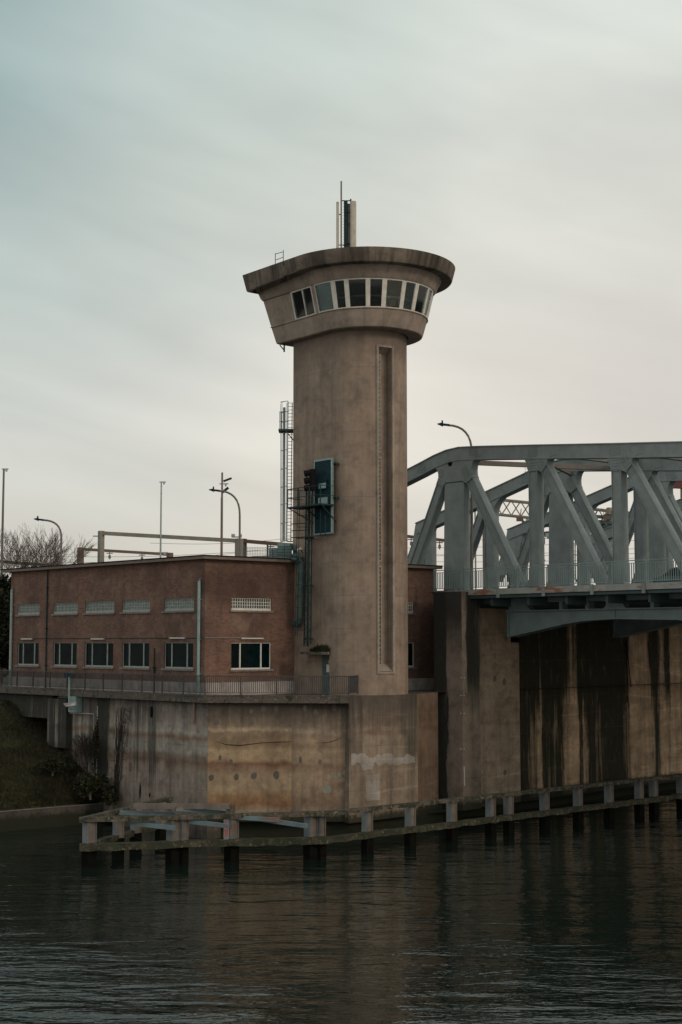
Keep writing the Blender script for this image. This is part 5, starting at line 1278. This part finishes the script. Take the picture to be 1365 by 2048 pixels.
t, b, zt = mast('tall mast with a faded pink stripe and a small camera arm', 443, 945, 112, .10, 'mast', ((-.9,.7),))
m = MB(); m.box((b.x-.05,111.88,(QZ+zt-2)/2+1),(.09,.05,zt-QZ-4)); m.out('stripe', M['pinkm'], t)
m = MB(); m.beam((b.x+.1,112,zt-.7),(b.x+.75,112,zt-.45),.08,.16); m.beam((b.x,112,zt-1.6),(b.x+.5,112,zt-1.2),.10,.2); m.out('camera_arm', M['iron'], t)
def portal(label, a, b, posts, Y0, Y1, mat, th=.5, drops=(), lattice=False):
    A = atY(a[0], a[1], Y0); B_ = atY(b[0], b[1], Y1); t = thing('railway_portal', label, 'railway portal', (A.x, A.y, QZ), 'railway catenary portals')
    m = MB()
    if not lattice: m.beam(A, B_, th*.8, th)
    else:
        hh = lattice; m.beam(A, B_, .22, .16); A2, B2 = A-Vector((0,0,hh)), B_-Vector((0,0,hh)); m.beam(A2, B2, .22, .16); A3, B3 = A+Vector((0,1.1,0)), B_+Vector((0,1.1,0)); m.beam(A3, B3, .16, .13); m.beam(A3-Vector((0,0,hh)), B3-Vector((0,0,hh)), .16, .13)
        n = int((B_-A).length/(hh*.62)); 
        for k in range(n):
            p, q = A.lerp(B_, k/n), A2.lerp(B2, (k+1)/n); m.beam(p, q, .09); p, q = A2.lerp(B2, k/n), A.lerp(B_, (k+1)/n); m.beam(p, q, .09)
            m.beam(A.lerp(B_, k/n), A3.lerp(B3, k/n), .05)
    m.out('beam', mat, t)
    for f, wd in posts:
        p = A.lerp(B_, f); m = MB(); m.beam((p.x,p.y,QZ),(p.x,p.y,p.z+th*.6), wd); m.out('post', mat, t)
    for f in drops:
        p = A.lerp(B_, f); m = MB(); m.beam(p+Vector((0,0,-th*.5)), p+Vector((0,0,-th*.5-.7)), .06); m.box(p+Vector((0,0,-th*.5-.45)), (.22,.15,.3)); m.beam(p+Vector((-.3,0,-th*.5-.1)), p+Vector((.3,0,-th*.5-.1)), .08); m.out('insulator', M['mast'], t)
    return t
t = portal('beige box portal spanning above the middle of the building roof', (198,1066), (483,1082), [(.018,.42),(.985,.5)], 122, 118, M['beige'], .32)
m = MB(); p = atY(474,1074,118); m.box(p,(.8,.12,.10)); m.box(p+Vector((.3,0,.12)),(.25,.2,.22)); m.box(p+Vector((-.3,0,.12)),(.3,.2,.25)); p = atY(197,1070,122); m.box(p+Vector((-.2,0,-.1)),(.5,.1,.1)); m.out('fittings', M['galv'], t)
portal('low brown portal with hanging insulators left of the thin grey mast', (158,1098), (343,1109), [(.02,.48),(.985,.48)], 135, 138, M['brown'], .26, (.33,.68))
portal('lowest brown portal in front of the bare tree at the left edge', (-40,1120), (97,1130.5), [(.985,.5)], 140, 140, M['brown'], .28, (.8,))
portal('brown portal beam running from the beige post towards the tower', (487,1082), (620,1093.5), [(.0,.45)], 122, 118, M['brown'], .32, (.42,))
portal('dark brown portal beam seen between the tower and the bridge truss', (700,1060), (900,1082), [(.98,.4)], 125, 122, M['brown'], .26, (.62,.90))
portal('grey lattice portal girder behind the bridge trusses', (985,997), (1420,1041), [(.0,.35),(.55,.35)], 128, 122, M['beige'], .4, (), 1.35)
# overhead wires
for k, (a, b) in enumerate([((60,1112),(560,1098)), ((60,1130),(480,1105)), ((100,1124),(600,1106)), ((250,1121),(590,1113)), ((640,1112),(1365,1092)), ((640,1096),(1365,1075)), ((700,1104),(1365,1104)), ((700,1078),(1365,1064)), ((700,1120),(1365,1112)), ((300,1086),(610,1073))]):
    m = MB(); A = atY(*a, 128); B_ = atY(*b, 120); pts = [A.lerp(B_, i/10)+Vector((0,0,-.8*math.sin(math.pi*i/10)*.4)) for i in range(11)]; m.tube(pts, .016, 4, False)
    o = m.out('overhead_wire', M['mast'], None); tag(o, ['long thin wire crossing behind the building roof just under the brown portal','lowest thin wire above the left half of the roof','thin wire running behind the bare tree towards the tower','thin wire sagging between the grey mast and the tower','thin wire low behind the bridge trusses','upper thin wire behind the trusses below the lattice girder','thin level wire behind the trusses at mid height','highest thin wire right of the tower','lowest thin wire just above the bridge railing','highest thin wire left of the tower near the beige portal'][k], 'wire', 'overhead railway wires')

# railway signalling frame and equipment seen through the trusses
t = thing('equipment_gantry', 'cluttered grey green railway gantry with platforms, insulators and boxes behind the trusses', 'gantry', tuple(atZ(1150,1500,DK) if False else Vector((20,124,DK))))
EY = 124
def G_(u, v, Y=EY): return atY(u, v, Y)
random.seed(5)
m = MB()
for v in (1049,1052): m.beam(G_(1078,v), G_(1365,v+8), .16)
for v in (1030,1040): m.beam(G_(1100,v), G_(1240,v+5), .2, .3)
m.beam(G_(1020,1105), G_(1070,1104), .6, .35); m.out('beams', M['duct'], t)
m = MB()
for u in (1028,1042,1058): m.beam(G_(u,1105), G_(u,1075), .08)
m.beam(G_(1020,1075), G_(1060,1075), .07); m.beam(G_(1020,1090), G_(1060,1090), .07); m.out('guard_rail', M['iron'], t)
for k in range(80):
    u = random.uniform(1040, 1250) if k < 60 else random.uniform(1320, 1365); v = random.uniform(1030, 1112); m = MB(); w_, h_ = random.uniform(.15,.9), random.uniform(.08,.45); p = G_(u, v, EY+random.uniform(-1,1)); m.box(p, (w_, .4, h_)); m.beam(p, p+Vector((random.uniform(-.5,.5),0,random.uniform(-1.2,1.2))), .05)
    if k % 2: m.out('equipment_box', M[random.choice(('iron','duct','galv'))], t)
    else: m.out('insulator', M[random.choice(('iron','brown','galv'))], t)
m = MB()
for k in range(34):
    u = random.uniform(1085, 1250); v = random.uniform(1010, 1110); m.beam(G_(u,v), G_(u+random.uniform(-14,14), v+random.uniform(-6,24)), .04)
m.out('cables', M['iron'], t)
m = MB()
for u in (1146,1151,1157,1163): m.beam(G_(u,1060), G_(u,1160), .07)
for v in range(1066,1160,7): m.beam(G_(1146,v), G_(1152,v), .05)
for v in (1090,1110,1130): m.beam(G_(1144,v), G_(1165,v), .08)
m.out('lattice_leg', M['galv'], t)
t = thing('ladder_column', 'wide grey steel column with a ladder and small platforms behind the trusses on the right', 'column', tuple(Vector((G_(1306,1100).x, EY, DK))))
m = MB(); a = G_(1300,1100).x; b = G_(1312,1100).x; m.box(((a+b)/2, EY, (DK+G_(1306,1060).z)/2), (b-a, .5, G_(1306,1060).z-DK)); m.out('column', M['galv'], t)
m = MB(); 
for u in (1313.5,1318.5): m.beam(G_(u,1162), G_(u,1066), .06)
for v in range(1070,1162,4): m.beam(G_(1313.5,v), G_(1318.5,v), .045)
m.out('ladder', M['frame_l'], t)
m = MB()
for v, u0, u1 in ((1069,1297,1322),(1081,1296,1331),(1077,1306,1327),(1110,1298,1304)): m.beam(G_(u0,v), G_(u1,v), .4, .14)
m.out('platform', M['duct'], t)
m = MB()
for u in (1325,1331): m.beam(G_(u,1162), G_(u,1080), .07)
m.out('cable_poles', M['galv'], t)
for u, v0, v1, w_, mt, lab in ((943,900,1165,.16,'galv','slim grey pole behind the first truss post'),(971,1045,1165,.28,'pinkm','brownish square post seen left of the first diagonal'),(952,960,1165,.10,'galv','thin leaning pole between the first post and first diagonal'),(1338,990,1165,.14,'galv','thin grey pole near the right edge behind the trusses')):
    p = G_(u, v1, 118); q = G_(u, v0, 118); m = MB(); m.beam((p.x,118,DK-.1), (p.x,118,q.z), w_); m.box((p.x,118,q.z-.3),(w_*2.2,.2,.12)); tag(m.out('trackside_pole', M[mt], None), lab, 'pole', 'trackside poles')
m = MB(); p = G_(1320,968,112); q = G_(1400,972,112); m.beam(p, q, .5, .55); m.beam(G_(1363,968,112), G_(1363,996,112), .10); o = m.out('red_beam', M['redrail'], None); m = MB(); p0 = G_(1400,972,112); m.beam((p0.x,112,DK-.1), p0, .4); 
m.out('post', M['redrail'], o) if False else None
o['_w'] = (0,0,0); m.out('post', M['redrail'], o); tag(o, 'dark red steel beam jutting in at the right edge between the trusses', 'beam')
# small traffic signal on the bridge
p = atY(1019,1168,95); t = thing('traffic_light', 'small traffic light showing red behind the bridge railing', 'traffic light', (p.x, 95, DK))
m = MB(); m.beam((p.x,95,DK),(p.x,95,zf(1152,95)),.08); m.out('pole', M['iron'], t)
m = MB(); m.box((p.x,95,zf(1153,95)),(.26,.2,.72)); h_ = m.out('housing', M['black'], t)
for i, mt in enumerate(('red','dark','dark')): m = MB(); m.tube([(p.x,94.89,zf(1153,95)+.22-.22*i),(p.x,94.86,zf(1153,95)+.22-.22*i)], .085, 10); m.out('lens', M[mt], h_)
# ------------------------------------------------------------------ car on the bridge
FC = Frame((T1.w(9.1,0)+Vector((2.9,2.3,0)))[:2], Adir)
if FC.n.y > 0: FC.n = -FC.n
t = thing('parked_car', 'blue grey hatchback car driving on the bridge at the right edge', 'car', tuple(FC.w(2.0, DK)))
M['carp'] = simple('car paint', (.10,.16,.17), .25, .3, .05, 3, .6)
prof = [(0,.35),(0,.72),(.08,.92),(.55,1.02),(1.25,1.44),(1.6,1.52),(2.55,1.50),(3.05,1.36),(3.55,1.02),(3.95,.92),(4.1,.70),(4.1,.35)]
m = MB(); FC.prism(m, [(a, DK+b) for a, b in prof], -.82, .82); body = m.out('body', M['carp'], t, bevel=.07)
for P_ in ([(.72,1.04),(1.30,1.38),(1.62,1.45),(2.0,1.45),(2.0,1.0)], [(2.08,1.0),(2.08,1.45),(2.52,1.43),(2.95,1.32),(3.35,1.02)]):
    m = MB(); FC.prism(m, [(a, DK+b) for a, b in P_], -.85, .84); m.out('side_window', M['dglass'], t)
m = MB(); m.face([FC.w(.60,DK+1.06,.7), FC.w(.60,DK+1.06,-.7), FC.w(1.22,DK+1.44,-.62), FC.w(1.22,DK+1.44,.62)]); m.out('windscreen', M['dglass'], t)
for a in (.78, 3.3):
    for o_ in (-.8, .62):
        m = MB(); c = FC.w(a, DK+.32, o_); e = FC.w(a, DK+.32, o_+.2); m.tube([c, e], .32, 16); w1 = m.out('wheel', M['black'], t)
        m = MB(); m.tube([FC.w(a,DK+.32,o_-.01), FC.w(a,DK+.32,o_+.21)], .18, 12); m.out('rim', M['galv'], w1)
for o_ in (-.62, .5): m = MB(); FC.box(m, -.03, .1, DK+.62, DK+.76, o_, o_+.18); m.out('headlight', M['white'], t)

# strip bookkeeping properties
for o in COL.objects:
    if '_w' in o: del o['_w']
